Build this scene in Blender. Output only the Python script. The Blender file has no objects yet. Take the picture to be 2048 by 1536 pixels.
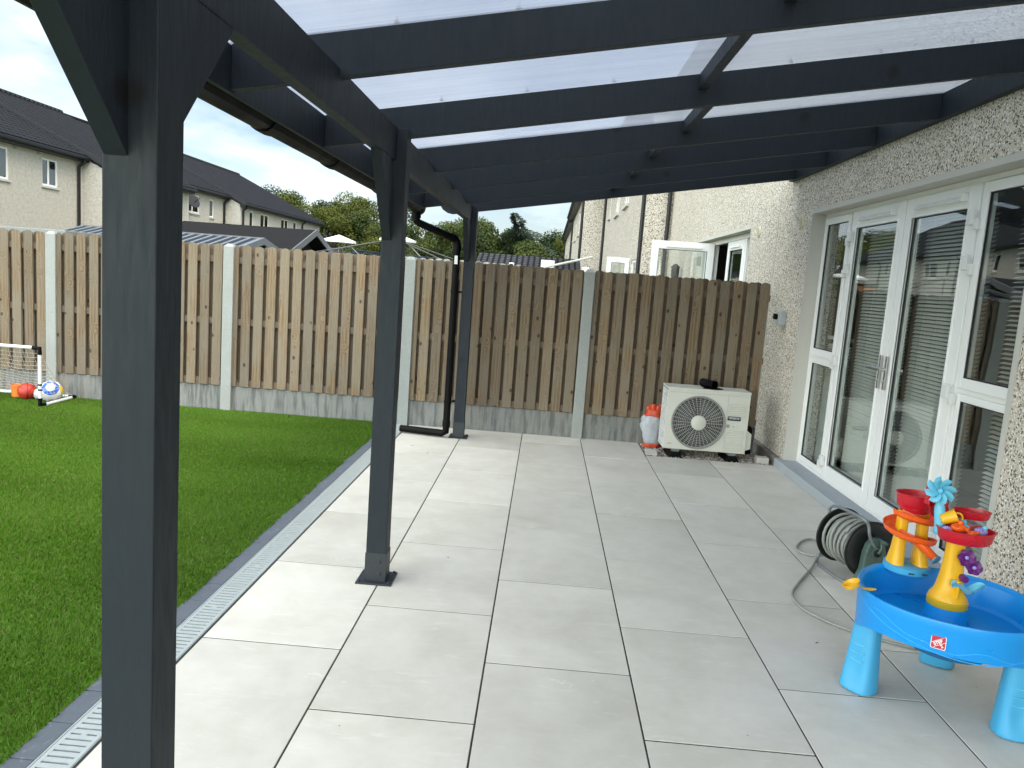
import bpy, math, random
import numpy as np
from mathutils import Vector, Matrix
R = math.radians
sc = bpy.context.scene
C = sc.collection
random.seed(7)

# ------------------------------------------------------------------ camera
YAW, PIT, ROL = -.0355, -.1330, .0723
cy, sy, cp, sp = math.cos(YAW), math.sin(YAW), math.cos(PIT), math.sin(PIT)
fw = Vector((sy*cp, cy*cp, sp)); rt = Vector((cy, -sy, 0)); up = rt.cross(fw)
cr, sr = math.cos(ROL), math.sin(ROL)
rt2 = rt*cr + up*sr; up2 = up*cr - rt*sr
cam_d = bpy.data.cameras.new('camera'); cam = bpy.data.objects.new('camera', cam_d); C.objects.link(cam)
cam_d.sensor_width = 36; cam_d.lens = 36*1543.16/2048; cam_d.clip_start = .05; cam_d.clip_end = 2000
m = Matrix(((rt2.x, up2.x, -fw.x, .1356), (rt2.y, up2.y, -fw.y, -.5998), (rt2.z, up2.z, -fw.z, 1.5654), (0, 0, 0, 1)))
cam.matrix_world = m
sc.camera = cam
# ------------------------------------------------------------------ light
SUN_EL, SUN_AZ = 56., 125.        # azimuth clockwise from +y: the sun stands to the right, a little behind
sd = Vector((math.sin(R(SUN_AZ))*math.cos(R(SUN_EL)), math.cos(R(SUN_AZ))*math.cos(R(SUN_EL)), math.sin(R(SUN_EL))))
ld = bpy.data.lights.new('sun', 'SUN'); ld.energy = .7; ld.angle = R(24); ld.color = (1, .95, .87)
lo = bpy.data.objects.new('sun', ld); C.objects.link(lo); lo.rotation_euler = sd.to_track_quat('Z', 'Y').to_euler()
w = bpy.data.worlds.new('World'); sc.world = w; w.use_nodes = True
nt = w.node_tree; nt.nodes.clear(); N = nt.nodes.new; Lk = nt.links.new
out = N('ShaderNodeOutputWorld'); bg = N('ShaderNodeBackground'); bg.inputs[1].default_value = .070; ZG = 6.2   # gain added to the unseen sky behind-left of the camera to brighten the patio
sky = N('ShaderNodeTexSky'); sky.sky_type = 'NISHITA'; sky.sun_disc = False
sky.sun_elevation = R(SUN_EL); sky.sun_rotation = R(SUN_AZ); sky.air_density = 1.0; sky.dust_density = 1.2; sky.ozone_density = 1.5
tc = N('ShaderNodeTexCoord'); sep = N('ShaderNodeSeparateXYZ'); Lk(tc.outputs['Generated'], sep.inputs[0])
mz = N('ShaderNodeMath'); mz.operation = 'MAXIMUM'; Lk(sep.outputs[2], mz.inputs[0]); mz.inputs[1].default_value = 0
mz2 = N('ShaderNodeMath'); mz2.operation = 'ADD'; Lk(mz.outputs[0], mz2.inputs[0]); mz2.inputs[1].default_value = .22
vd = N('ShaderNodeVectorMath'); vd.operation = 'DIVIDE'; Lk(tc.outputs['Generated'], vd.inputs[0])
cmb = N('ShaderNodeCombineXYZ'); [Lk(mz2.outputs[0], cmb.inputs[i]) for i in range(3)]; Lk(cmb.outputs[0], vd.inputs[1])
mp = N('ShaderNodeMapping'); mp.inputs['Location'].default_value = (3.1, 1.7, 0); mp.inputs['Scale'].default_value = (1.0, .8, .5); Lk(vd.outputs[0], mp.inputs[0])
n1 = N('ShaderNodeTexNoise'); n1.inputs['Scale'].default_value = 1.5; n1.inputs['Detail'].default_value = 9; n1.inputs['Roughness'].default_value = .55; n1.inputs['Distortion'].default_value = .3
Lk(mp.outputs[0], n1.inputs['Vector'])
rmp = N('ShaderNodeValToRGB'); rmp.color_ramp.elements[0].position = .40; rmp.color_ramp.elements[1].position = .66; Lk(n1.outputs[0], rmp.inputs[0])
n2 = N('ShaderNodeTexNoise'); n2.inputs['Scale'].default_value = 3.2; n2.inputs['Detail'].default_value = 7; Lk(mp.outputs[0], n2.inputs['Vector'])
rm2 = N('ShaderNodeValToRGB'); rm2.color_ramp.elements[0].position = .3; rm2.color_ramp.elements[0].color = (5.7, 7.0, 8.2, 1)
rm2.color_ramp.elements[1].position = .62; rm2.color_ramp.elements[1].color = (8.4, 8.9, 9.2, 1); Lk(n2.outputs[0], rm2.inputs[0])
mx = N('ShaderNodeMixRGB'); Lk(rmp.outputs[0], mx.inputs[0]); Lk(sky.outputs[0], mx.inputs[1]); Lk(rm2.outputs[0], mx.inputs[2])
mxs = N('ShaderNodeMixRGB'); mxs.inputs[0].default_value = .12; Lk(mx.outputs[0], mxs.inputs[1]); mxs.inputs[2].default_value = (6.5, 7.6, 8.6, 1)
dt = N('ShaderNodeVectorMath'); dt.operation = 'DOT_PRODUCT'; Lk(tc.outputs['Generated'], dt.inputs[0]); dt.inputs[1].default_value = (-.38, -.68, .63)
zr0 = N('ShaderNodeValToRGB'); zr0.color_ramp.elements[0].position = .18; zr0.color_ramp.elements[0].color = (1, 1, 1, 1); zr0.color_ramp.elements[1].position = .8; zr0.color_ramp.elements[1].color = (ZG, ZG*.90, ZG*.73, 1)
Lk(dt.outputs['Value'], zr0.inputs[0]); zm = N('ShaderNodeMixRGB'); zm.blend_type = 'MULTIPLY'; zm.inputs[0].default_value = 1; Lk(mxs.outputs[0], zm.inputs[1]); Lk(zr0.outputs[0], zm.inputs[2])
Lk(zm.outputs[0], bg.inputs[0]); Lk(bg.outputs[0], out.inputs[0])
sc.view_settings.view_transform = 'Standard'; sc.view_settings.look = 'None'; sc.view_settings.gamma = 1
sc.view_settings.use_curve_mapping = False; sc.view_settings.exposure = 1.28
sc.render.engine = 'CYCLES'; sc.cycles.max_bounces = 8; sc.cycles.transparent_max_bounces = 24
sc.cycles.sample_clamp_indirect = 6

# ------------------------------------------------------------------ helpers
WL = {}
def world_loc(o):
    return WL.get(o.name, Vector((0, 0, 0))) if o else Vector((0, 0, 0))
def tag(o, label=None, cat=None, group=None, kind=None):
    if label: o['label'] = label
    if cat: o['category'] = cat
    if group: o['group'] = group
    if kind: o['kind'] = kind
    return o
def thing(name, label, cat, loc=(0, 0, 0), group=None):
    o = bpy.data.objects.new(name, None); C.objects.link(o); o.location = loc; o.empty_display_size = .1
    WL[o.name] = Vector(loc)
    return tag(o, label, cat, group)
def cut(v): return Vector(v)
class MB:
    def __init__(s): s.v = []; s.f = []; s.c = None; s.rnd = []
    def add(s, vs, fs, rnd=None):
        b = len(s.v); s.v += [Vector(v) for v in vs]; s.f += [tuple(b+i for i in f) for f in fs]
        s.rnd += [rnd if rnd else (0, 0, 0)]*len(vs); return s
    def box(s, x0, x1, y0, y1, z0, z1, rnd=None, M=None):
        vs = [Vector(p) for p in ((x0,y0,z0),(x1,y0,z0),(x1,y1,z0),(x0,y1,z0),(x0,y0,z1),(x1,y0,z1),(x1,y1,z1),(x0,y1,z1))]
        if M: vs = [M @ v for v in vs]
        return s.add(vs, [(0,3,2,1),(4,5,6,7),(0,1,5,4),(1,2,6,5),(2,3,7,6),(3,0,4,7)], rnd)
    def prism(s, pts, a, b, ax=0, rnd=None):
        """polygon pts (2D) extruded along axis ax from a to b; pts are the other two axes in order"""
        n = len(pts)
        def mk(p, t):
            q = [p[0], p[1]]; q.insert(ax, t); return q
        vs = [mk(p, a) for p in pts]+[mk(p, b) for p in pts]
        return s.add(vs, [tuple(range(n-1, -1, -1)), tuple(range(n, 2*n))]+[(i, (i+1) % n, n+(i+1) % n, n+i) for i in range(n)], rnd)
    def tube(s, path, r, seg=10, closed=False, smooth=0, rnd=None, caps=True):
        P = [Vector(p) for p in path]
        if smooth: P = catmull(P, smooth, closed)
        n = len(P); rs = r if isinstance(r, (list, tuple)) else [r]*n
        if len(rs) != n: rs = [rs[min(int(i/(n-1)*(len(rs)-1)+.5), len(rs)-1)] for i in range(n)]
        T = []
        for i in range(n):
            a = P[(i-1) % n] if (closed or i) else P[0]; b = P[(i+1) % n] if (closed or i < n-1) else P[-1]
            T.append((b-a).normalized() if (b-a).length > 1e-9 else Vector((0, 0, 1)))
        u = T[0].orthogonal().normalized(); vs = []; fs = []
        for i in range(n):
            u = (u-T[i]*u.dot(T[i])).normalized(); v = T[i].cross(u)
            vs += [P[i]+(u*math.cos(2*math.pi*k/seg)+v*math.sin(2*math.pi*k/seg))*rs[i] for k in range(seg)]
        for i in range(n if closed else n-1):
            j = (i+1) % n
            fs += [(i*seg+k, i*seg+(k+1) % seg, j*seg+(k+1) % seg, j*seg+k) for k in range(seg)]
        if not closed and caps: fs += [tuple(range(seg-1, -1, -1)), tuple((n-1)*seg+k for k in range(seg))]
        return s.add(vs, fs, rnd)
    def lathe(s, prof, c=(0, 0, 0), seg=24, M=None, sx=1, sy=1, rnd=None):
        """prof list of (r,z) around the z axis at c; M optional rotation about c"""
        c = Vector(c); vs = []; n = len(prof)
        for r, z in prof:
            for k in range(seg):
                a = 2*math.pi*k/seg; p = Vector((r*sx*math.cos(a), r*sy*math.sin(a), z))
                vs.append(c+(M @ p if M else p))
        fs = [(i*seg+k, i*seg+(k+1) % seg, (i+1)*seg+(k+1) % seg, (i+1)*seg+k) for i in range(n-1) for k in range(seg)]
        fs += [tuple(range(seg-1, -1, -1)), tuple((n-1)*seg+k for k in range(seg))]
        return s.add(vs, fs, rnd)
    def build(s, name, mat, parent=None, smooth=False, bevel=0, kind=None, seg=2):
        me = bpy.data.meshes.new(name); o = bpy.data.objects.new(name, me)
        off = world_loc(parent)
        me.from_pydata([tuple(v-off) for v in s.v], [], s.f); me.update()
        if any(s.rnd) and any(r != (0, 0, 0) for r in s.rnd):
            ca = me.color_attributes.new('rnd', 'FLOAT_COLOR', 'POINT')
            ca.data.foreach_set('color', [c for r in s.rnd for c in (*r, 1)])
        me.materials.append(mat); C.objects.link(o)
        if smooth:
            me.polygons.foreach_set('use_smooth', [True]*len(me.polygons))
            if smooth == 'auto':
                me.set_sharp_from_angle(angle=R(35))
        if bevel:
            b = o.modifiers.new('bevel', 'BEVEL'); b.width = bevel; b.segments = seg; b.limit_method = 'ANGLE'; b.angle_limit = R(40)
        if parent: o.parent = parent; WL[o.name] = off
        else: WL[o.name] = Vector((0, 0, 0))
        if kind: o['kind'] = kind
        return o
def catmull(P, k, closed=False):
    n = len(P); o = []
    for i in range(n if closed else n-1):
        p0 = P[(i-1) % n] if (closed or i) else P[0]; p1 = P[i]; p2 = P[(i+1) % n]; p3 = P[(i+2) % n] if (closed or i < n-2) else P[-1]
        for j in range(k):
            t = j/k; o.append(.5*((2*p1)+(p2-p0)*t+(2*p0-5*p1+4*p2-p3)*t*t+(3*p1-p0-3*p2+p3)*t**3))
    if not closed: o.append(P[-1])
    return o
def text_mesh(txt, size, mat, M, parent, name='lettering', depth=.0015, bold=0):
    cu = bpy.data.curves.new(name, 'FONT'); cu.body = txt; cu.size = size; cu.extrude = depth; cu.align_x = 'CENTER'; cu.align_y = 'CENTER'; cu.offset = bold
    t = bpy.data.objects.new(name, cu); C.objects.link(t); bpy.context.view_layer.update()
    me = bpy.data.meshes.new_from_object(t.evaluated_get(bpy.context.evaluated_depsgraph_get()))
    bpy.data.objects.remove(t); bpy.data.curves.remove(cu)
    me.transform(M); me.transform(Matrix.Translation(-world_loc(parent)))
    me.materials.clear(); me.materials.append(mat); o = bpy.data.objects.new(name, me); C.objects.link(o)
    if parent: o.parent = parent
    return o

# ------------------------------------------------------------------ materials
class Mat:
    def __init__(s, name):
        s.m = bpy.data.materials.new(name); s.m.use_nodes = True; s.t = s.m.node_tree
        s.b = s.t.nodes['Principled BSDF']; s.o = s.t.nodes['Material Output']
    def n(s, typ, **k):
        x = s.t.nodes.new(typ)
        for a, v in k.items():
            if hasattr(x, a): setattr(x, a, v)
            else: x.inputs[a.replace('_', ' ')].default_value = v
        return x
    def l(s, a, b): s.t.links.new(a, b)
    def pos(s, scale=(1, 1, 1), kind='Object', loc=(0, 0, 0)):
        tc = s.n('ShaderNodeTexCoord'); mp = s.n('ShaderNodeMapping'); mp.inputs['Scale'].default_value = scale; mp.inputs['Location'].default_value = loc
        s.l(tc.outputs[kind], mp.inputs[0]); return mp.outputs[0]
    def noise(s, v, sc=5, det=4, ro=.5, dist=0):
        x = s.n('ShaderNodeTexNoise'); x.inputs['Scale'].default_value = sc; x.inputs['Detail'].default_value = det; x.inputs['Roughness'].default_value = ro; x.inputs['Distortion'].default_value = dist
        s.l(v, x.inputs['Vector']); return x.outputs[0]
    def ramp(s, f, stops, interp='LINEAR'):
        x = s.n('ShaderNodeValToRGB'); cr = x.color_ramp; cr.interpolation = interp
        while len(cr.elements) < len(stops): cr.elements.new(.5)
        for e, (p, c) in zip(cr.elements, stops):
            e.position = p; e.color = (*(c if hasattr(c, '__len__') else (c, c, c)), 1)
        s.l(f, x.inputs[0]); return x.outputs[0]
    def mix(s, f, a, b, mode='MIX'):
        x = s.n('ShaderNodeMixRGB', blend_type=mode)
        for i, q in enumerate((f, a, b)):
            if isinstance(q, (int, float)): x.inputs[i].default_value = q if i == 0 else (q, q, q, 1)
            elif isinstance(q, tuple): x.inputs[i].default_value = (*q, 1)
            else: s.l(q, x.inputs[i])
        return x.outputs[0]
    def math(s, op, a, b=0.):
        x = s.n('ShaderNodeMath', operation=op)
        for i, q in enumerate((a, b)):
            if isinstance(q, (int, float)): x.inputs[i].default_value = q
            else: s.l(q, x.inputs[i])
        return x.outputs[0]
    def bump(s, h, dist=.002, st=1.):
        x = s.n('ShaderNodeBump'); x.inputs['Distance'].default_value = dist; x.inputs['Strength'].default_value = st
        s.l(h, x.inputs['Height']); s.l(x.outputs[0], s.b.inputs['Normal'])
    def col(s, c):
        if isinstance(c, tuple): s.b.inputs['Base Color'].default_value = (*c, 1)
        else: s.l(c, s.b.inputs['Base Color'])
    def rough(s, r):
        if isinstance(r, (int, float)): s.b.inputs['Roughness'].default_value = r
        else: s.l(r, s.b.inputs['Roughness'])
def plain(name, c, rough=.5, var=.12, sc=9, metal=0, spec=None, bump=0):
    M_ = Mat(name); p = M_.pos(); n = M_.noise(p, sc, 5, .6)
    M_.col(M_.mix(n, tuple(x*(1-var) for x in c), tuple(min(1, x*(1+var)) for x in c)))
    M_.rough(M_.ramp(M_.noise(p, sc*3, 3), [(.3, max(0, rough-.07)), (.7, min(1, rough+.1))])); M_.b.inputs['Metallic'].default_value = metal
    if bump: M_.bump(M_.noise(p, sc*12, 4), bump)
    if spec is not None: M_.b.inputs['Specular IOR Level'].default_value = spec
    return M_.m

def m_paint():      # anthracite painted timber with faint grain, knots and scuffs
    M_ = Mat('anthracite_paint'); p = M_.pos(kind='Object')
    g = M_.noise(M_.pos((14, 14, 2.2)), 4, 6, .6, .5); blot = M_.noise(p, 3.5, 6, .65)
    base = M_.mix(blot, (.0065, .0112, .0165), (.0115, .0178, .0250))
    vo = M_.n('ShaderNodeTexVoronoi'); vo.inputs['Scale'].default_value = 3.3; M_.l(M_.pos((1, 1, 1)), vo.inputs['Vector'])
    kn = M_.ramp(vo.outputs['Distance'], [(.07, 1.), (.13, 0.)]); nn = M_.ramp(M_.noise(p, 2.2, 2), [(.42, 0.), (.5, 1.)])
    c = M_.mix(M_.math('MULTIPLY', kn, nn), base, (.004, .005, .006))
    c = M_.mix(M_.ramp(g, [(.62, 0.), (.8, .5)]), c, (.018, .026, .034))
    M_.col(c); M_.rough(M_.ramp(g, [(.3, .5), (.7, .68)])); M_.bump(M_.mix(.5, g, blot), .0025, 1.); M_.b.inputs['Specular IOR Level'].default_value = .35
    return M_.m
def m_dash(name, scale=78, warm=0., light=1., dark=1.):   # pebble dash
    M_ = Mat(name); p = M_.pos()
    vo = M_.n('ShaderNodeTexVoronoi'); vo.inputs['Scale'].default_value = scale; vo.inputs['Randomness'].default_value = 1; M_.l(p, vo.inputs['Vector'])
    sepc = M_.n('ShaderNodeSeparateColor'); M_.l(vo.outputs['Color'], sepc.inputs[0])
    k = lambda r, g, b: (r*light, g*light, b*light)
    st = [(0, (.040*dark, .034*dark, .030*dark)), (.115, (.15*dark, .11*dark, .08*dark)), (.18, k(.36, .31, .25)), (.25, k(.54+warm*.08, .49, .41)), (.5, k(.66, .63, .58)), (.68, k(.76, .74, .70)), (.82, k(.62, .56, .46)), (.93, k(.80, .79, .77))]
    c = M_.ramp(sepc.outputs[0], st, 'CONSTANT')
    vd_ = M_.n('ShaderNodeTexVoronoi', feature='DISTANCE_TO_EDGE'); vd_.inputs['Scale'].default_value = scale; M_.l(p, vd_.inputs['Vector'])
    e = M_.ramp(vd_.outputs[0], [(.02, 0.), (.13, 1.)])
    c = M_.mix(e, k(.40, .365, .31), c)
    big = M_.noise(p, 1.3, 4, .6); c = M_.mix(.5, c, M_.ramp(big, [(.3, (.90, .86, .80)), (.7, (1., .975, .93))]), 'MULTIPLY')
    M_.col(c); M_.rough(.8)
    M_.bump(M_.ramp(vo.outputs['Distance'], [(0, 1.), (.75, 0.)]), .006, .9)
    return M_.m
def m_cream():
    M_ = Mat('cream_roughcast'); p = M_.pos(); a = M_.noise(p, 9, 7, .7); b = M_.noise(p, 34, 4, .7); v = M_.noise(p, .5, 5, .6)
    c = M_.ramp(a, [(.34, (.30, .275, .225)), (.5, (.50, .475, .41)), (.66, (.61, .59, .53))]); c = M_.mix(.5, c, M_.ramp(b, [(.40, (.20, .18, .14)), (.52, (.52, .50, .44))]))
    c = M_.mix(M_.ramp(v, [(.45, 0.), (.75, .35)]), c, (.50, .45, .36)); M_.col(c); M_.rough(.9); M_.bump(b, .01); return M_.m
def m_tile():
    M_ = Mat('porcelain_paving'); p = M_.pos()
    at = M_.n('ShaderNodeAttribute', attribute_name='rnd'); sp_ = M_.n('ShaderNodeSeparateColor'); M_.l(at.outputs['Color'], sp_.inputs[0])
    ad = M_.n('ShaderNodeVectorMath', operation='MULTIPLY_ADD'); M_.l(at.outputs['Color'], ad.inputs[0]); ad.inputs[1].default_value = (37, 37, 37); M_.l(p, ad.inputs[2])
    a = M_.noise(ad.outputs[0], 2.2, 8, .62, .6); b = M_.noise(ad.outputs[0], 8, 6, .6)
    st = M_.n('ShaderNodeMapping'); st.inputs['Scale'].default_value = (3, 14, 3); M_.l(ad.outputs[0], st.inputs[0]); s2 = M_.noise(st.outputs[0], 2.5, 6, .6, .8)
    c = M_.ramp(a, [(.28, (.50, .470, .410)), (.5, (.595, .566, .508)), (.72, (.665, .640, .588))])
    c = M_.mix(.35, c, M_.ramp(b, [(.3, (.52, .485, .42)), (.7, (.68, .655, .60))]))
    c = M_.mix(M_.ramp(s2, [(.58, 0.), (.74, .40)]), c, (.74, .75, .72))
    c = M_.mix(M_.ramp(s2, [(.20, .3), (.36, 0.)]), c, (.42, .40, .355))
    tint = M_.ramp(sp_.outputs[0], [(0, (.87, .865, .85)), (1, (1.05, 1.04, 1.02))]); c = M_.mix(1., c, tint, 'MULTIPLY')
    sc2 = M_.n('ShaderNodeTexVoronoi'); sc2.inputs['Scale'].default_value = 2.1; mq = M_.n('ShaderNodeMapping'); mq.inputs['Rotation'].default_value = (0, 0, .6); mq.inputs['Scale'].default_value = (1, 3.2, 1); M_.l(p, mq.inputs[0]); wr = M_.n('ShaderNodeVectorMath', operation='ADD'); M_.l(mq.outputs[0], wr.inputs[0]); cw = M_.n('ShaderNodeCombineXYZ'); M_.l(M_.noise(p, 22, 5, .7), cw.inputs[0]); M_.l(M_.noise(p, 17, 5, .7), cw.inputs[1]); M_.l(cw.outputs[0], wr.inputs[1]); M_.l(wr.outputs[0], sc2.inputs['Vector'])
    c = M_.mix(M_.math('MULTIPLY', M_.ramp(sc2.outputs['Distance'], [(.03, .6), (.11, 0.)]), M_.ramp(b, [(.45, 0.), (.6, 1.)])), c, (.80, .79, .76))
    # specks of grit
    vo = M_.n('ShaderNodeTexVoronoi'); vo.inputs['Scale'].default_value = 11; M_.l(p, vo.inputs['Vector']); sg = M_.n('ShaderNodeSeparateColor'); M_.l(vo.outputs['Color'], sg.inputs[0])
    f = M_.math('MULTIPLY', M_.ramp(vo.outputs['Distance'], [(.02, 1.), (.045, 0.)]), M_.math('GREATER_THAN', sg.outputs[0], .80))
    c = M_.mix(f, c, (.10, .085, .06)); M_.col(c)
    M_.rough(M_.ramp(a, [(.3, .42), (.7, .6)])); M_.bump(M_.noise(ad.outputs[0], 60, 5, .7), .0006, .6)
    return M_.m
def m_wood(name='weathered_fence_timber', a=(.19, .145, .098), b=(.345, .29, .215), grey=(.30, .285, .25)):
    M_ = Mat(name)
    at = M_.n('ShaderNodeAttribute', attribute_name='rnd'); sp_ = M_.n('ShaderNodeSeparateColor'); M_.l(at.outputs['Color'], sp_.inputs[0])
    ad = M_.n('ShaderNodeVectorMath', operation='MULTIPLY_ADD'); M_.l(at.outputs['Color'], ad.inputs[0]); ad.inputs[1].default_value = (91, 57, 73); M_.l(M_.pos(), ad.inputs[2])
    def mp(sv):
        q = M_.n('ShaderNodeMapping'); q.inputs['Scale'].default_value = sv; M_.l(ad.outputs[0], q.inputs[0]); return q.outputs[0]
    vo = M_.n('ShaderNodeTexVoronoi'); vo.inputs['Scale'].default_value = 1; M_.l(mp((8, 8, 5.5)), vo.inputs['Vector'])
    sg = M_.n('ShaderNodeSeparateColor'); M_.l(vo.outputs['Color'], sg.inputs[0]); on = M_.math('GREATER_THAN', sg.outputs[0], .22)
    kd = M_.math('MULTIPLY', M_.ramp(vo.outputs['Distance'], [(0., 1.), (.55, 0.)]), on)
    wv = M_.n('ShaderNodeTexWave', wave_type='BANDS', bands_direction='X'); wv.inputs['Scale'].default_value = 9; wv.inputs['Distortion'].default_value = 5; wv.inputs['Detail'].default_value = 3; wv.inputs['Detail Scale'].default_value = 1.2
    off = M_.n('ShaderNodeVectorMath', operation='ADD'); M_.l(mp((1, 1, .10)), off.inputs[0]); cm = M_.n('ShaderNodeCombineXYZ'); M_.l(M_.math('MULTIPLY', kd, .16), cm.inputs[0]); M_.l(cm.outputs[0], off.inputs[1]); M_.l(off.outputs[0], wv.inputs['Vector'])
    fine = M_.noise(mp((60, 60, 2.5)), 3, 5, .7)
    g = M_.mix(.72, wv.outputs[0], fine)
    c = M_.ramp(g, [(.2, a), (.75, b)])
    patch = M_.noise(mp((3, 3, 1.1)), 2, 4)
    c = M_.mix(M_.ramp(patch, [(.36, 0.), (.60, .8)]), c, M_.ramp(fine, [(.2, tuple(x*.72 for x in grey)), (.8, grey)]))
    c = M_.mix(M_.math('MULTIPLY', M_.ramp(vo.outputs['Distance'], [(.085, .92), (.14, 0.)]), on), c, (.035, .021, .013))
    tint = M_.ramp(sp_.outputs[1], [(0, (.74, .70, .66)), (.3, (.92, .90, .88)), (.7, (1.04, 1.0, .95)), (1, (1.24, 1.16, 1.05))]); c = M_.mix(1., c, tint, 'MULTIPLY')
    M_.col(c); M_.rough(.82); M_.bump(g, .0015, .7); return M_.m
def m_concrete(name, a, b, streak=False):
    M_ = Mat(name); p = M_.pos(); n = M_.noise(p, 5, 8, .65); f = M_.noise(p, 70, 4, .6)
    c = M_.mix(n, a, b); c = M_.mix(.25, c, M_.ramp(f, [(.3, tuple(x*.7 for x in a)), (.7, b)]))
    if streak:
        s = M_.noise(M_.pos((9, 9, 1.1)), 2.5, 5, .6); c = M_.mix(M_.ramp(s, [(.38, .75), (.55, 0.)]), c, tuple(x*.5 for x in a))
        s2 = M_.noise(M_.pos((4, 4, .6), loc=(4, 0, 0)), 2.0, 5, .6); c = M_.mix(M_.ramp(s2, [(.58, 0.), (.72, .6)]), c, (.29, .24, .16))
    M_.col(c); M_.rough(.85); M_.bump(f, .001); return M_.m
def m_edge():
    M_ = Mat('charcoal_edging'); p = M_.pos(); n = M_.noise(p, 9, 7, .7); c = M_.mix(n, (.062, .072, .090), (.115, .130, .155))
    w_ = M_.noise(M_.pos((12, 7, 1)), 2.6, 8, .72, .8); c = M_.mix(M_.ramp(w_, [(.60, 0.), (.72, .75)]), c, (.34, .37, .39)); c = M_.mix(M_.ramp(n, [(.28, .5), (.4, 0.)]), c, (.03, .034, .04))
    M_.col(c); M_.rough(.75); M_.bump(M_.noise(p, 50, 4, .7), .0015); return M_.m
def m_roof(name, base=(.019, .0205, .0245), along='y', sc=1.):
    M_ = Mat(name); tc = M_.n('ShaderNodeTexCoord'); se = M_.n('ShaderNodeSeparateXYZ'); M_.l(tc.outputs['Object'], se.inputs[0])
    cb = M_.n('ShaderNodeCombineXYZ'); u, v = (1, 0) if along == 'y' else (0, 1)
    M_.l(se.outputs[u], cb.inputs[0]); M_.l(M_.math('MULTIPLY', se.outputs[v], 1.12), cb.inputs[1])
    br = M_.n('ShaderNodeTexBrick'); br.offset = 0.0; br.inputs['Scale'].default_value = sc; br.inputs['Brick Width'].default_value = .30; br.inputs['Row Height'].default_value = .33; br.inputs['Mortar Size'].default_value = .075; br.inputs['Mortar Smooth'].default_value = .8
    br.inputs['Color1'].default_value = (*base, 1); br.inputs['Color2'].default_value = (*[x*1.25 for x in base], 1); br.inputs['Mortar'].default_value = (*[x*.12 for x in base], 1)
    M_.l(cb.outputs[0], br.inputs['Vector']); n = M_.noise(tc.outputs['Object'], .8, 5); M_.col(M_.mix(.4, br.outputs[0], M_.ramp(n, [(.3, .7), (.7, 1.)]), 'MULTIPLY'))
    M_.rough(.85); M_.b.inputs['Specular IOR Level'].default_value = .15; M_.bump(br.outputs['Fac'], -.06, 1.); return M_.m
def m_glass(name, ior=2.1, tint=(.80, .88, .86)):
    M_ = Mat(name); t = M_.t; t.nodes.remove(M_.b)
    tr = M_.n('ShaderNodeBsdfTransparent'); tr.inputs[0].default_value = (*tint, 1); gl = M_.n('ShaderNodeBsdfGlossy'); gl.inputs['Roughness'].default_value = .012; gl.inputs[0].default_value = (.92, .96, .95, 1)
    fr = M_.n('ShaderNodeFresnel'); fr.inputs[0].default_value = ior; mxn = M_.n('ShaderNodeMixShader')
    bp_ = M_.n('ShaderNodeBump'); bp_.inputs['Distance'].default_value = .0022; M_.l(M_.noise(M_.pos(), 1.7, 1), bp_.inputs['Height']); M_.l(bp_.outputs[0], gl.inputs['Normal'])
    ge = M_.n('ShaderNodeNewGeometry'); M_.l(M_.math('MULTIPLY', fr.outputs[0], M_.math('SUBTRACT', 1., ge.outputs['Backfacing'])), mxn.inputs[0]); M_.l(tr.outputs[0], mxn.inputs[1]); M_.l(gl.outputs[0], mxn.inputs[2]); M_.l(mxn.outputs[0], M_.o.inputs[0]); return M_.m
def m_poly():       # ribbed twin-wall polycarbonate
    M_ = Mat('ribbed_polycarbonate'); t = M_.t; t.nodes.remove(M_.b)
    s = M_.noise(M_.pos((.35, 38, .35)), 1.6, 5, .7); s2 = M_.noise(M_.pos((.5, 5, .5)), 1.5, 4)
    tr = M_.n('ShaderNodeBsdfTransparent'); M_.l(M_.ramp(s, [(.3, (.74, .76, .82)), (.7, (.86, .88, .92))]), tr.inputs[0])
    tl = M_.n('ShaderNodeBsdfTranslucent'); M_.l(M_.ramp(s, [(.3, (.30, .32, .36)), (.7, (.40, .42, .46))]), tl.inputs[0])
    df = M_.n('ShaderNodeBsdfDiffuse'); df.inputs[0].default_value = (.4, .42, .46, 1)
    a = M_.n('ShaderNodeMixShader'); M_.l(M_.ramp(s2, [(.3, .36), (.7, .50)]), a.inputs[0]); M_.l(tr.outputs[0], a.inputs[1]); M_.l(tl.outputs[0], a.inputs[2])
    b = M_.n('ShaderNodeMixShader'); b.inputs[0].default_value = .08; M_.l(a.outputs[0], b.inputs[1]); M_.l(df.outputs[0], b.inputs[2]); M_.l(b.outputs[0], M_.o.inputs[0]); return M_.m
def m_leaf(name, a, b, tr=.25):
    M_ = Mat(name); at = M_.n('ShaderNodeAttribute', attribute_name='rnd'); sp_ = M_.n('ShaderNodeSeparateColor'); M_.l(at.outputs['Color'], sp_.inputs[0])
    n = M_.noise(M_.pos(), .55, 4); c = M_.mix(sp_.outputs[0], a, b); c = M_.mix(M_.ramp(n, [(.45, 0.), (.7, .5)]), c, tuple(min(1, x*q) for x, q in zip(b, (1.35, 1.1, .8))))
    M_.col(c); M_.rough(.6); M_.b.inputs['Specular IOR Level'].default_value = .25
    tl = M_.n('ShaderNodeBsdfTranslucent'); M_.l(c, tl.inputs[0]); mxn = M_.n('ShaderNodeMixShader'); mxn.inputs[0].default_value = tr
    M_.l(M_.b.outputs[0], mxn.inputs[1]); M_.l(tl.outputs[0], mxn.inputs[2]); M_.l(mxn.outputs[0], M_.o.inputs[0]); return M_.m

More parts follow.
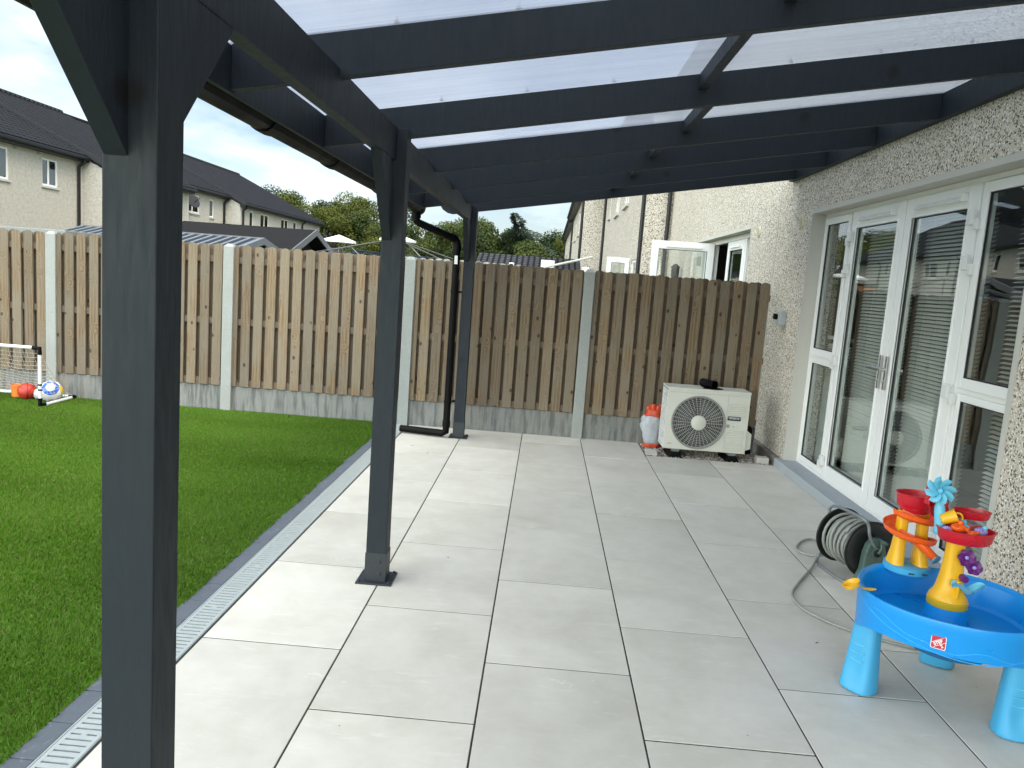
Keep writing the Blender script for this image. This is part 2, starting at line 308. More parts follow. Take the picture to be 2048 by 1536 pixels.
PAINT = m_paint(); DASH = m_dash('pebble_dash', 100, .3, 1.16, 1.3); DASHN = m_dash('pebble_dash_far', 60, .3, 1.08); CREAM = m_cream()
TILE = m_tile(); WOOD = m_wood(a=(.080, .054, .031), b=(.225, .168, .102), grey=(.195, .172, .132)); WOODB = m_wood('fence_back_timber', (.085, .058, .035), (.18, .13, .08), (.15, .125, .095))
CONC = m_concrete('post_concrete', (.235, .25, .235), (.33, .345, .33)); GBRD = m_concrete('gravel_board_concrete', (.15, .155, .145), (.25, .255, .24), True)
GROUT = plain('grout', (.028, .025, .022), .9); UPVC = plain('white_upvc', (.80, .80, .78), .42, .008, 1.5); UPVCD = plain('hinge_cover_upvc', (.70, .70, .69), .4, .03)
GLASS = m_glass('door_glass', 2.8, (.95, .98, .97)); WGLASS = m_glass('window_glass', 2.3, (.35, .38, .4)); BLKPL = plain('black_pvc', (.002, .002, .0023), .5, .05, 2, spec=.12); GASKET = plain('black_gasket', (.015, .016, .017), .6)
ROOFT = m_roof('dark_roof_tiles'); ROOFF = m_roof('dark_felt_roof', (.04, .038, .037)); FELT = plain('charcoal_felt', (.016, .016, .017), .95, .2, 12, bump=.002, spec=.05)
PLAST = plain('reveal_plaster', (.50, .485, .44), .8, .06, 5); SILL = m_concrete('grey_threshold', (.30, .33, .35), (.37, .40, .42)); PLINTH = m_concrete('plinth_concrete', (.13, .125, .11), (.25, .24, .21), True)
GALV = plain('galvanised_steel', (.44, .47, .46), .45, .12, 30, metal=.35); CHANNEL = plain('drain_channel_black', (.02, .02, .022), .7); EDGE = m_edge()
STEEL = plain('brushed_steel', (.55, .55, .54), .3, .06, 30, metal=1.)
POLY = m_poly(); SLAT = plain('blind_slat', (.58, .58, .54), .5, .05); ROOM = plain('interior_paint', (.26, .255, .24), .9)
WHITE = plain('white_plastic', (.78, .78, .77), .35, .05); PLATE = plain('dark_base_plate', (.016, .021, .026), .5, .25, 25)

# ------------------------------------------------------------------ ground, patio, lawn
g = MB().add([(-400, -60, -.06), (300, -60, -.06), (300, 700, -.06), (-400, 700, -.06)], [(0, 1, 2, 3)]).build('ground', plain('far_ground', (.09, .11, .05), .95, .3, .2), kind='structure')
MB().box(-1.1975, 1.204, -4, 7.30, -.055, -.0028).box(1.2045, 2.45, -4, 6.689, -.055, -.0028).build('patio_bed', GROUT, kind='structure')
pav = MB(); cols = [(-1.188, -.6, 2.40), (-.6, 0, 1.95), (0, .6, 2.40), (.6, 1.2, 1.95), (1.2, 1.8, 2.40), (1.8, 2.42, 1.95)]
J = .0036
for ci, (x0, x1, yo) in enumerate(cols):
    k = -7
    while yo+k*.9 < 7.3:
        y0, y1 = yo+k*.9, min(yo+k*.9+.9, 7.288)
        if x0 >= 1.19: y1 = min(y1, 6.69)
        if y1 > y0+.02 and y1 > -3.9: 
            h = random.uniform(-.0006, .0006)
            pav.box(x0+J, x1-J, y0+J*1.15, y1-J*1.15, -.012, h, (random.random(), random.random(), random.random()))
        k += 1
pav.build('patio_paving', TILE, bevel=.0012, seg=1, kind='structure')
# gravel bed
MB().box(1.205, 2.415, 6.69, 7.285, -.05, -.02).build('gravel_base', plain('gravel_earth', (.14, .11, .08), .95), kind='structure')
def m_peb():
    M_ = Mat('gravel_pebbles'); at = M_.n('ShaderNodeAttribute', attribute_name='rnd'); sp_ = M_.n('ShaderNodeSeparateColor'); M_.l(at.outputs['Color'], sp_.inputs[0])
    M_.col(M_.ramp(sp_.outputs[0], [(0, (.18, .14, .11)), (.3, (.34, .29, .24)), (.55, (.46, .40, .34)), (.8, (.55, .52, .48)), (.95, (.24, .23, .22))], 'CONSTANT')); M_.rough(.75); return M_.m
pb = MB(); ico = [(0, 0, 1), (.9, 0, .3), (.28, .85, .35), (-.72, .53, .3), (-.72, -.53, .32), (.28, -.85, .3), (.7, .5, -.4), (-.27, .85, -.4), (-.9, 0, -.4), (-.27, -.85, -.4), (.7, -.5, -.4)]
icf = [(0, 1, 2), (0, 2, 3), (0, 3, 4), (0, 4, 5), (0, 5, 1), (1, 6, 2), (2, 7, 3), (3, 8, 4), (4, 9, 5), (5, 10, 1), (2, 6, 7), (3, 7, 8), (4, 8, 9), (5, 9, 10), (1, 10, 6)]
for i in range(3400):
    x, y = random.uniform(1.21, 2.41), random.uniform(6.695, 7.275); s = random.uniform(.006, .014); a = random.random()*6.28
    ca, sa = math.cos(a)*s, math.sin(a)*s; sz = s*random.uniform(.45, .8); rx = random.uniform(.7, 1.2)
    z = -.018+random.random()*.018
    pb.add([(x+px*rx*ca-py*sa, y+px*rx*sa+py*ca, z+pz*sz) for px, py, pz in ico], icf, (random.random(), 0, .1))
tag(pb.build('gravel', m_peb(), smooth=True), kind='stuff')
tag(bpy.data.objects['gravel'], 'strip of mixed brown and cream gravel under the heat pump by the wall', 'gravel')

# lawn
def m_turf(name, blades):
    M_ = Mat(name); p = M_.pos(); a = M_.noise(p, 1.1, 5, .6, .5); st = M_.noise(M_.pos((.9, 4.5, 1)), 1.3, 5, .6, .5); f = M_.noise(p, 60, 5, .7)
    at = M_.n('ShaderNodeAttribute', attribute_name='rnd'); sp_ = M_.n('ShaderNodeSeparateColor'); M_.l(at.outputs['Color'], sp_.inputs[0])
    c = M_.mix(M_.ramp(st, [(.25, 0.), (.75, 1.)]), (.050, .122, .007), (.060, .138, .008)); c = M_.mix(M_.ramp(a, [(.4, 0.), (.7, .5)]), c, (.062, .122, .012))
    if blades: c = M_.mix(sp_.outputs[0], M_.mix(1., c, (.92, .94, .9), 'MULTIPLY'), M_.mix(1., c, (1.40, 1.25, 1.4), 'MULTIPLY')); c = M_.mix(M_.math('GREATER_THAN', sp_.outputs[1], .93), c, (.17, .15, .065))
    else: c = M_.mix(.6, c, M_.ramp(f, [(.3, .75), (.6, 1.)]), 'MULTIPLY')
    M_.col(c); M_.rough(.6); M_.b.inputs['Specular IOR Level'].default_value = .12; return M_.m
MB().add([(-14, -6, 0), (-1.405, -6, 0), (-1.405, 7.28, 0), (-14, 7.28, 0)], [(0, 1, 2, 3)]).build('lawn_base', m_turf('turf_base', False), kind='structure')
def blades():
    rg = np.random.default_rng(3); n = 1500000
    x = rg.uniform(-7.2, -1.40, n); y = .3+(7.27-.3)*rg.random(n)**1.0
    keep = (x > -1.45-(y+1.4)*.78-.6); keep &= (x < -1.405+.006*np.sin(y*9)+rg.uniform(-.012, .012, n)+.02*(np.sin(y*2.3)>.5)*rg.random(n)); x, y = x[keep], y[keep]; n = len(x)
    h = rg.uniform(.010, .019, n); wd = rg.uniform(.0009, .0017, n)*(1+y*.14)
    ang = rg.uniform(0, 2*np.pi, n); fld = np.sin(x*1.1+np.sin(y*2.3)*1.3+y*3.1)+.6*np.sin(y*7.5+np.sin(x*1.7)*2)
    lx = rg.normal(0, .007, n)+.002*fld; ly = rg.normal(0, .007, n)-.002*fld+.002
    dx, dy = np.cos(ang)*wd, np.sin(ang)*wd
    v = np.empty((n, 3, 3), np.float32); v[:, 0] = np.stack([x-dx, y-dy, np.zeros(n)-.001], 1); v[:, 1] = np.stack([x+dx, y+dy, np.zeros(n)-.001], 1); v[:, 2] = np.stack([x+lx, y+ly, h], 1)
    me = bpy.data.meshes.new('grass'); me.vertices.add(n*3); me.vertices.foreach_set('co', v.reshape(-1)); me.loops.add(n*3); me.loops.foreach_set('vertex_index', np.arange(n*3, dtype=np.int32))
    me.polygons.add(n); me.polygons.foreach_set('loop_start', np.arange(0, n*3, 3, dtype=np.int32)); me.update(calc_edges=True)
    ca = me.color_attributes.new('rnd', 'FLOAT_COLOR', 'POINT'); r = rg.random(n); r2 = rg.random(n); cc = np.ones((n, 3, 4), np.float32); cc[:, :, 0] = r[:, None]; cc[:, :, 1] = r2[:, None]; ca.data.foreach_set('color', cc.reshape(-1))
    me.materials.append(m_turf('turf_blades', True)); o = bpy.data.objects.new('grass', me); C.objects.link(o); tag(o, 'bright green artificial lawn filling the left of the garden', 'grass', kind='stuff')
blades()
# charcoal edging blocks and drain gratings
MB().box(-1.43, -1.18, -4, 7.28, -.06, -.03).build('drain_bed', CHANNEL, kind='structure')
eb = MB(); y = 1.94-.2*30
while y < 7.2:
    eb.box(-1.414+random.uniform(-.002, .002), -1.325, y+.002, min(y+.198, 7.28), -.04, random.uniform(-.001, .002), (random.random(), 0, .1)); y += .2
eb.build('kerb_edging', EDGE, bevel=.004, kind='structure')
ch = MB(); ch.box(-1.3225, -1.317, -4, 7.28, -.04, .001); ch.box(-1.199, -1.1965, -4, 7.28, -.04, -.001); ch.build('drain_channel', GALV, kind='structure')
def grate_mesh():
    b = MB(); x0, x1 = -1.3155, -1.2005; L0 = .996
    b.box(x0, x0+.014, 0, L0, -.012, 0); b.box(x1-.014, x1, 0, L0, -.012, 0)
    n = 33; p = L0/n
    for i in range(n+1):
        y0 = max(0, i*p-.0108); y1 = min(L0, i*p+.0108); b.box(x0+.014, x1-.014, y0, y1, -.012, -.0003)
    for yy in (8.5, 24.5): b.box(-1.268, -1.248, yy*p-.006, yy*p+.006, -.012, -.0006)
    return b
gproto = None
names = {-3: 'galvanised drain grating behind the near post', 1: 'galvanised drain grating nearest the camera at the foot of the near post', 0: 'x', 2: 'galvanised slotted drain grating level with the middle of the near post',
         3: 'galvanised slotted drain grating just left of the middle post foot', 4: 'galvanised drain grating between the middle post and the lawn', 5: 'galvanised drain grating second from the fence', 6: 'galvanised drain grating ending near the fence'}
names = {0: 'galvanised slotted drain grating nearest the camera, beginning at the photo bottom edge', 1: 'galvanised slotted drain grating passing behind the near post', 2: 'galvanised slotted drain grating just right of the near post',
         3: 'galvanised slotted drain grating midway between the near post and the middle post', 4: 'galvanised slotted drain grating third from the fence', 5: 'galvanised slotted drain grating second from the fence', 6: 'galvanised slotted drain grating last before the fence'}
for i in range(-2, 7):
    y0 = i+.966-.02
    if gproto is None:
        e = bpy.data.objects.new('drain_grating', None); bpy.data.objects.remove(e)
        gproto = grate_mesh().build('drain_grating', GALV); o = gproto
    else: o = gproto.copy(); C.objects.link(o)
    o.location = (0, y0-.0, 0)
    if i < 0 or i == 6:
        pass
    tag(o, names.get(i, 'galvanised drain grating behind the camera'), 'drain grating', 'drain gratings along the lawn edge')
    if y0+1 > 7.28: o.scale.y = (7.275-y0)
    if i == 0: pass

# ------------------------------------------------------------------ fence
def arch_board(b, x0, x1, z0, z1, y0, y1, rnd):
    r = (x1-x0)/2; sk = random.uniform(-.004, .004); x0b, x1b = x0-sk, x1-sk; pts = [(x0b, z0), (x1b, z0), (x1, z1-.036)]
    for k in range(1, 6):
        t = math.pi*k/6; pts.append(((x0+x1)/2+r*math.cos(t), z1-.036+.036*math.sin(t)))
    pts.append((x0, z1-.036)); b.prism(pts, y0, y1, 1, rnd)
POSTX = [-8.74, -6.87, -5.0, -3.13, -1.256, .56]
plabels = ['timber fence panel at far left, out past the goal', 'timber fence panel behind the football goal at the left edge', 'timber fence panel mostly hidden behind the near pergola post', 'weathered timber fence panel between near and middle pergola posts',
           'timber fence panel behind the black downpipe and far pergola post', 'browner timber fence panel behind the heat pump, meeting the house wall']
for i, px in enumerate(POSTX):
    x0 = px+.052; x1 = (POSTX[i+1]-.052) if i < 5 else 2.378
    t = thing('fence_panel', plabels[i], 'fence panel', (x0, 7.30, .26), 'timber fence panels along the back of the garden')
    fb, bb, nb = MB(), MB(), 14; pitch = (x1-x0)/(nb-.5)
    for k in range(nb):
        xa = x0+k*pitch+random.uniform(-.003, .003)-.045; wv = .094+random.uniform(-.002, .002); a_, c_ = max(xa, x0), min(xa+wv, x1)
        if c_-a_ > .03: arch_board(fb, a_, c_, .262, 1.722+random.uniform(-.006, .006), 7.268+random.uniform(0, .002), 7.286, (random.random(), random.random(), random.random()))
        xb = xa+pitch*.5; a_, c_ = max(xb, x0), min(xb+wv, x1)
        if c_-a_ > .03: arch_board(bb, a_, c_, .262, 1.722+random.uniform(-.006, .006), 7.326, 7.344, (random.random(), random.random(), random.random()))
    fb.build('front_boards', WOOD, t, bevel=.0015, seg=1); bb.build('back_boards', WOODB, t)
    for z in (.30, .935, 1.57):
        MB().box(x0, x1, 7.2885, 7.3235, z-.033, z+.033, (random.random(), .5, random.random())).build('rail', WOODB, t)
    gb = MB(); gb.box(x0-.02, x1+(.02 if i < 5 else 0), 7.287, 7.335, -.06, .258)
    o = gb.build('gravel_board', GBRD, bevel=.006)
    tag(o, ['grey concrete gravel board at far left past the goal', 'grey concrete gravel board behind the football goal', 'grey concrete gravel board behind the near pergola post', 'grey concrete gravel board between near and middle pergola posts',
            'grey concrete gravel board behind the foot of the far pergola post', 'stained concrete gravel board behind the heat pump'][i], 'gravel board', 'gravel boards under the fence')
    p = MB(); a = .054; y0, y1 = 7.248, 7.36
    p.box(px-a, px+a, y0, y1, -.06, 1.70)
    cc_ = ((px-a, y0, 1.70), (px+a, y0, 1.70), (px+a, y1, 1.70), (px-a, y1, 1.70)); q = .028
    p.add(list(cc_)+[(px-a+q, y0+q, 1.732), (px+a-q, y0+q, 1.732), (px+a-q, y1-q, 1.732), (px-a+q, y1-q, 1.732)], [(0, 1, 5, 4), (1, 2, 6, 5), (2, 3, 7, 6), (3, 0, 4, 7), (4, 5, 6, 7)])
    tag(p.build('concrete_post', CONC, bevel=.005), ['concrete fence post at far left', 'concrete fence post left of the goal', 'pale concrete fence post behind the ball and goal', 'pale concrete fence post right of the near pergola post', 'pale concrete fence post just right of the middle pergola post', 'pale concrete fence post between the far pergola post and the heat pump'][i], 'fence post', 'concrete posts of the fence')

# ------------------------------------------------------------------ pergola
pg = thing('pergola', 'anthracite timber lean-to pergola with a ribbed clear roof over the patio', 'pergola', (-.62, 3.12, 0))
SL = .168
top = lambda x: 2.358+SL*(x+.62)
def tbox(name, x0, x1, y0, y1, z0, z1, bev=.003, parent=pg):
    return MB().box(x0, x1, y0, y1, z0, z1).build(name, PAINT, parent, bevel=bev)
for py in (.78, 3.12, 6.81):
    b = MB(); b.prism([(-.672, 0.012), (-.570, 0.012), (-.570, 2.237), (-.6215, 2.237), (-.6215, 2.088), (-.672, 2.088)], py, py+.1, 1)
    po = b.build('post', PAINT, pg, bevel=.003)
    bp_ = MB(); bp_.box(-.712, -.530, py-.04, py+.14, 0.0005, .008)
    bp_.box(-.6745, -.5675, py-.0035, py-.0005, .008, .155); bp_.box(-.6745, -.5675, py+.1005, py+.1035, .008, .155)
    bp_.box(-.5695, -.5665, py-.0035, py+.1035, .008, .155); bp_.build('base_plate', PLATE, po, bevel=.001, seg=1)
    for sx, sy_ in ((-.697, -.025), (-.545, -.025), (-.697, .125), (-.545, .125)): MB().lathe([(.008, .008), (.008, .015), (.004, .018)], (sx, py+sy_, 0), 6).build('bolt', PLATE, po)
    for z in (.05, .11): MB().lathe([(.007, 0), (.007, .005), (.003, .007)], (-.598, py-.0035, z), 6, Matrix.Rotation(R(90), 3, 'X')).build('bolt', PLATE, po)
tbox('beam', -.672, -.622, -2.2, 7.16, 2.0885, 2.239)
bs = MB()
def brace(py, s, lo, reach, dep):
    # s=-1 towards the camera, +1 away
    pf = py if s < 0 else py+.1
    pts = [(pf+s*.001, lo), (pf+s*reach, 2.0875), (pf+s*(reach-dep), 2.0875), (pf+s*.001, lo+dep*1.12)]
    if reach-dep < .06: pts = [(pf+s*.001, lo), (pf+s*reach, 2.0875), (pf+s*.001, 2.0875)]
    MB().prism(pts, -.668, -.6235, 0).build('brace', PAINT, pg, bevel=.002)
brace(3.12, -1, 1.713, .32, .235); brace(6.81, -1, 1.713, .32, .235); brace(3.12, 1, 1.72, .33, .24)
brace(.78, 1, 1.72, .352, .30); brace(.78, -1, 1.735, .36, .27)
RY = [-1.39, -.14, .985, 2.11, 3.235, 4.355, 5.285, 6.28, 7.12]
for i, y in enumerate(RY):
    x0, x1 = -.998, 2.4295; T = .045
    if i == len(RY)-1:
        pts = [(-.99, top(-.99)), (x1, top(x1)), (x1, top(x1)-.15), (-.80, top(-.80)-.15), (-.85, top(-.85)-.148), (-.90, top(-.90)-.13), (-.945, top(-.945)-.095), (-.965, top(-.965)-.06), (-.99, top(-.99)-.045)]
        pts = pts[::-1]
    else: pts = [(x0, top(x0)-.15), (x1, top(x1)-.15), (x1, top(x1)), (x0, top(x0))]
    MB().prism(pts, y, y+T, 1).build('rafter', PAINT, pg, bevel=.0025)
tbox('ledger', 2.4305, 2.478, -2.2, 7.30, 2.718, 2.872)
tbox('fascia', -1.022, -.9985, -2.2, 6.33, 2.135, 2.292)
for i, (x, y0, y1) in enumerate([(.86, .985, 2.11), (.80, 2.11, 3.235), (.915, 3.235, 4.355), (.83, 4.355, 5.285), (.80, 5.285, 6.28), (.70, 6.28, 7.12), (.7, -.14, .985)]):
    MB().prism([(x-.022, top(x)-.075), (x+.022, top(x)-.072), (x+.022, top(x)-.002), (x-.022, top(x)-.005)], y0+.0455, y1-.0005, 1).build('noggin', PAINT, pg, bevel=.002)
ys = [-2.2, -.12, 2.132, 4.377, 7.165]
for a, b in zip(ys, ys[1:]):
    MB().prism([(-1.07, top(-1.07)+.002), (2.478, top(2.478)+.002), (2.478, top(2.478)+.012), (-1.07, top(-1.07)+.012)], a+.003, b-.003, 1).build('roof_sheet', POLY, pg)
for y in RY[3:5]:
    for k in range(9):
        x = -.85+k*.41; MB().lathe([(.010, 0), (.010, .004), (.005, .009), (.003, .016), (0.003, .020)], (x, y+.022, top(x)+.013), 8).build('roof_screw', BLKPL, pg)
# gutter (half round) with unions and outlet
gm = MB(); cxg, czg, rg_ = -1.082, 2.158, .056; prof = []
for k in range(9): prof.append((cxg+rg_*math.cos(math.pi+math.pi*k/8), czg+rg_*math.sin(math.pi+math.pi*k/8)))
for k in range(8, -1, -1): prof.append((cxg+(rg_-.004)*math.cos(math.pi+math.pi*k/8), czg+(rg_-.004)*math.sin(math.pi+math.pi*k/8)))
gm.prism(prof, -2.2, 6.56, 1); gut = gm.build('gutter', BLKPL, pg)
for y in (.4, 2.68, 3.66, 4.9, 6.50):
    u = MB(); pr = []
    for k in range(9): pr.append((cxg+(rg_+.007)*math.cos(math.pi+math.pi*k/8), czg+(rg_+.007)*math.sin(math.pi+math.pi*k/8)))
    pr += [(cxg+rg_+.007, czg+.012), (cxg+rg_, czg+.012), (cxg+rg_, czg)]
    for k in range(7, 0, -1): pr.append((cxg+(rg_+.001)*math.cos(math.pi+math.pi*k/8), czg+(rg_+.001)*math.sin(math.pi+math.pi*k/8)))
    pr += [(cxg-rg_-.001, czg), (cxg-rg_-.001, czg+.012), (cxg-rg_-.007, czg+.012)]
    u.prism(pr, y-.05, y+.05, 1); u.build('gutter_bracket', BLKPL, gut)
dp = MB(); r = .034
dp.tube([(-1.082, 6.42, 2.13), (-1.082, 6.42, 2.06)], .044, 16)
dp.tube([(-1.082, 6.42, 2.10), (-1.082, 6.42, 2.045), (-1.06, 6.45, 2.02), (-.80, 6.72, 1.93), (-.755, 6.765, 1.915), (-.738, 6.775, 1.88), (-.738, 6.775, 1.80), (-.738, 6.775, .12), (-.74, 6.775, .062), (-.775, 6.78, .042), (-1.20, 6.86, .042)], r, 16)
dp.tube([(-.80, 6.72, 1.93), (-.77, 6.75, 1.92)], .039, 16); dp.tube([(-.738, 6.775, 1.86), (-.738, 6.775, 1.80)], .039, 16); dp.tube([(-.738, 6.775, .17), (-.738, 6.775, .11)], .039, 16)
dn = dp.build('downpipe', BLKPL, pg, smooth='auto')
for z in (1.42, .36): cl = MB(); cl.lathe([(.038, -.01), (.038, .01)], (-.738, 6.775, z), 16); cl.box(-.70, -.672, 6.80, 6.83, z-.01, z+.01); cl.build('pipe_clip', BLKPL, dn)
MB().box(-.752, -.722, 6.7398, 6.7408, 1.68, 1.76).build('pipe_label', WHITE, dn)

# ------------------------------------------------------------------ own house
X0 = 2.48
hs = thing('house', 'pebble dashed house with white french doors at the right of the patio', 'house', (X0, 3.3, 0))
def wall_cells(b, x0, x1, ys, zs, holes):
    """boxes for the grid cells of a wall in the yz plane that are not holes (y0,y1,z0,z1)"""
    for a, c in zip(ys, ys[1:]):
        for d, e in zip(zs, zs[1:]):
            my, mz_ = (a+c)/2, (d+e)/2
            if not any(h[0] < my < h[1] and h[2] < mz_ < h[3] for h in holes): b.box(x0, x1, a, c, d, e)
DY0, DY1, DZ0, DZ1 = 3.32, 6.62, .08, 2.365
wb = MB(); wall_cells(wb, X0, X0+.3, [-6, DY0, DY1, 7.655], [.08, DZ1, 5.12], [(DY0, DY1, 0, DZ1)]); wb.build('wall', DASH, hs)
MB().box(2.475, 2.79, 7.6555, 7.672, .08, 5.12).build('corner_bead', PLAST, hs)
pl = MB(); pl.box(2.425, 2.79, -6, DY0-.05, -.06, .078); pl.box(2.425, 2.79, DY1+.08, 7.672, -.06, .078); pl.build('plinth', PLINTH, hs, bevel=.004)
MB().box(2.418, 2.79, DY0-.05, DY1+.08, -.06, .0795).build('threshold', SILL, hs, bevel=.006)
rv = MB(); rv.box(2.474, 2.60, DY1-.012, DY1+.001, .0805, DZ1+.03); rv.box(2.474, 2.60, DY0-.001, DY0+.012, .0805, DZ1+.03); rv.box(2.4745, 2.60, DY0+.0125, DY1-.0125, DZ1-.012, DZ1+.0295)
rv.box(2.4735, 2.4795, DY0-.03, DY0-.0015, .0805, DZ1+.0305)
rv.build('reveal', PLAST, hs)
roof = MB(); roof.prism([(2.08, 5.10), (7.9, 7.95), (7.9, 8.07), (2.08, 5.22)], -6, 15.0, 1); roof.prism([(7.9, 7.95), (13.7, 5.1), (13.7, 5.22), (7.9, 8.07)], -6, 15.0, 1); roof.build('roof', ROOFT, hs)
MB().box(2.10, 2.479, -6, 15.0, 5.03, 5.09).build('soffit', plain('dark_soffit', (.06, .06, .065), .5), hs)
MB().box(13.1, 13.4, -6, 15, 0, 5.1).box(2.78, 13.1, -6, -5.7, 0, 5.1).build('rear_wall', DASHN, hs)
# interior
rm = MB(); rm.box(2.79, 6.5, 1.8, 7.5, -.05, .03); rm.box(2.79, 6.5, 1.8, 7.5, 2.50, 2.56); rm.box(6.5, 6.6, 1.8, 7.5, 0, 2.5); rm.box(2.79, 6.5, 1.7, 1.8, 0, 2.5); rm.box(2.79, 6.5, 7.5, 7.6, 0, 2.5); rm.build('room', ROOM, hs)
# joinery -----------------------------------------------------------
FX = 2.595
def frame_rect(b, x0, x1, y0, y1, z0, z1, l, r_, t, bo):   # l = near-y member, r_ = far-y member
    b.box(x0, x1, y0, y0+l, z0, z1); b.box(x0, x1, y1-r_, y1, z0, z1); b.box(x0, x1, y0+l, y1-r_, z1-t, z1); b.box(x0, x1, y0+l, y1-r_, z0, z0+bo)
of = MB(); frame_rect(of, FX, FX+.075, DY0+.012, DY1-.012, .0805, DZ1-.0125, .035, .035, .035, .03); of.box(FX, FX+.075, 4.035, 4.06, .1105, DZ1-.0475); of.box(FX, FX+.075, 5.94, 5.965, .1105, DZ1-.0475)
ofr = of.build('door_frame', UPVC, hs, bevel=.003)
def pane(y0, y1, z0, z1, parent, x=FX+.012):
    gk = MB(); frame_rect(gk, x-.006, x+.012, y0-.001, y1+.001, z0-.001, z1+.001, .007, .007, .007, .007); gk.build('gasket', GASKET, parent)
    MB().box(x, x+.006, y0+.006, y1-.006, z0+.006, z1-.006).build('pane', GLASS, parent)
def bead(y0, y1, z0, z1, w=.018):    # raised glazing bead round a pane
    b = MB()
    x = FX-.016
    for (a, c, d, e) in ((y0-w, y0, z0-w, z1+w), (y1, y1+w, z0-w, z1+w)): b.box(x, x+.02, a, c, d, e)
    b.box(x, x+.02, y0, y1, z1, z1+w); b.box(x, x+.02, y0, y1, z0-w, z0); return b
def leaf(y0, y1, sn, sf, hs_near):   # sn stile at small y, sf stile at large y
    z0, z1 = .112, DZ1-.049; zb, zt = .225, z1-.135
    b = MB(); frame_rect(b, FX-.010, FX+.055, y0, y1, z0, z1, sn, sf, z1-zt, zb-z0)
    lf = b.build('door', UPVC, hs, bevel=.003)
    bead(y0+sn, y1-sf, zb, zt).build('glazing_bead', UPVC, lf, bevel=.004)
    pane(y0+sn, y1-sf, zb, zt, lf)
    tv = MB(); ym0, ym1 = y0+.16, y1-.16; tv.prism([(FX-.042, z1-.085), (FX-.0105, z1-.055), (FX-.0105, z1-.085)], ym0, ym1, 1); tv.box(FX-.046, FX-.0105, ym0-.028, ym0-.002, z1-.092, z1-.045)
    tv.build('trickle_vent', UPVC, lf, bevel=.002)
    return lf
d1 = leaf(4.996, 5.938, .105, .10, 0); d2 = leaf(4.062, 4.988, .115, .10, 0)
hg = lambda y, z, s, par: (MB().box(FX-.042, FX-.0105, y-s*.062, y+s*.004, z-.045, z+.04).build('hinge', UPVCD, par, bevel=.006), MB().box(FX-.036, FX-.003, y+s*.006, y+s*.050, z-.075, z-.01).build('hinge', UPVCD, par, bevel=.006))
for z in (2.12, 1.86, 1.10, .25): hg(5.94, z, 1, d1); hg(4.06, z, -1, d2)
def handle(y, par, lever):
    b = MB(); b.box(FX-.030, FX-.0285+.008, y-.015, y+.015, .985, 1.225); b.tube([(FX-.02, y, 1.13), (FX-.062, y, 1.13)], .0105, 12)
    b.tube([(FX-.060, y-.004, 1.13), (FX-.062, y+lever*.05, 1.132), (FX-.060, y+lever*.125, 1.128)], [.012, .0115, .010], 12, smooth=5); b.lathe([(.009, 0), (.009, .008), (.006, .012)], (FX-.03, y, 1.045), 12, Matrix.Rotation(R(-90), 3, 'Y'))
    b.build('handle', STEEL, par, bevel=.001, seg=1)
handle(5.04, d1, 1); handle(4.942, d2, 1)
def side(y0, y1, zt0, zt1, sash):
    b = MB(); b.box(FX+.001, FX+.073, y0, y1, zt0, zt1)
    wv = b.build('side_window', UPVC, hs, bevel=.003)
    s = MB(); frame_rect(s, FX-.012, FX+.04, y0+.002, y1-.002, zt1-.03, DZ1-.052, .058, .058, .06, .062); s.build('sash', UPVC, wv, bevel=.004)
    pane(y0+.06, y1-.06, zt1+.032, DZ1-.112, wv, FX+.004)
    s = MB(); frame_rect(s, FX-.002, FX+.04, y0+.002, y1-.002, .1115, zt0-.001, .052, .052, .045, .05); s.build('bead', UPVC, wv, bevel=.006)
    pane(y0+.054, y1-.054, .1615, zt0-.046, wv, FX+.012)
side(5.967, 6.571, 1.07, 1.125, 1); side(3.369, 4.033, 1.10, 1.16, 1)
def blind(y0, y1, z0, z1, lab, tilt=50, x=2.73, p=.0265):
    b = MB(); n = int((z1-z0)/p)
    for i in range(n):
        z = z0+i*p+random.uniform(-.0008, .0008); dx, dz = .0125*math.cos(R(tilt)), .0125*math.sin(R(tilt))
        b.add([(x-dx, y0, z-dz), (x+dx, y0, z+dz), (x+dx, y1, z+dz), (x-dx, y1, z-dz), (x-dx, y0, z-dz+.001), (x+dx, y0, z+dz+.001), (x+dx, y1, z+dz+.001), (x-dx, y1, z-dz+.001)], [(0, 3, 2, 1), (4, 5, 6, 7), (0, 1, 5, 4), (2, 3, 7, 6), (1, 2, 6, 5), (3, 0, 4, 7)])
    t = thing('venetian_blind', lab, 'blind', (x, (y0+y1)/2, z0), 'venetian blinds behind the door glass')
    b.build('slats', SLAT, t); MB().box(x-.016, x+.016, y0, y1, z1, z1+.03).build('head_rail', SLAT, t)
    c = MB(); [c.tube([(x-.014, yy, z0), (x-.014, yy, z1)], .0012, 5) for yy in (y0+.12, y1-.12)]; c.build('cord', SLAT, t)
blind(5.04, 5.90, .14, 2.26, 'pale slatted blind behind the glass of the further french door'); blind(4.10, 4.95, .14, 2.26, 'pale slatted blind behind the glass of the nearer french door')
blind(6.0, 6.54, .14, 1.25, 'short pale slatted blind in the narrow window farthest along the wall'); blind(3.40, 3.86, .14, 2.2, 'pale slatted blind in the tall side window nearest the camera', 25)
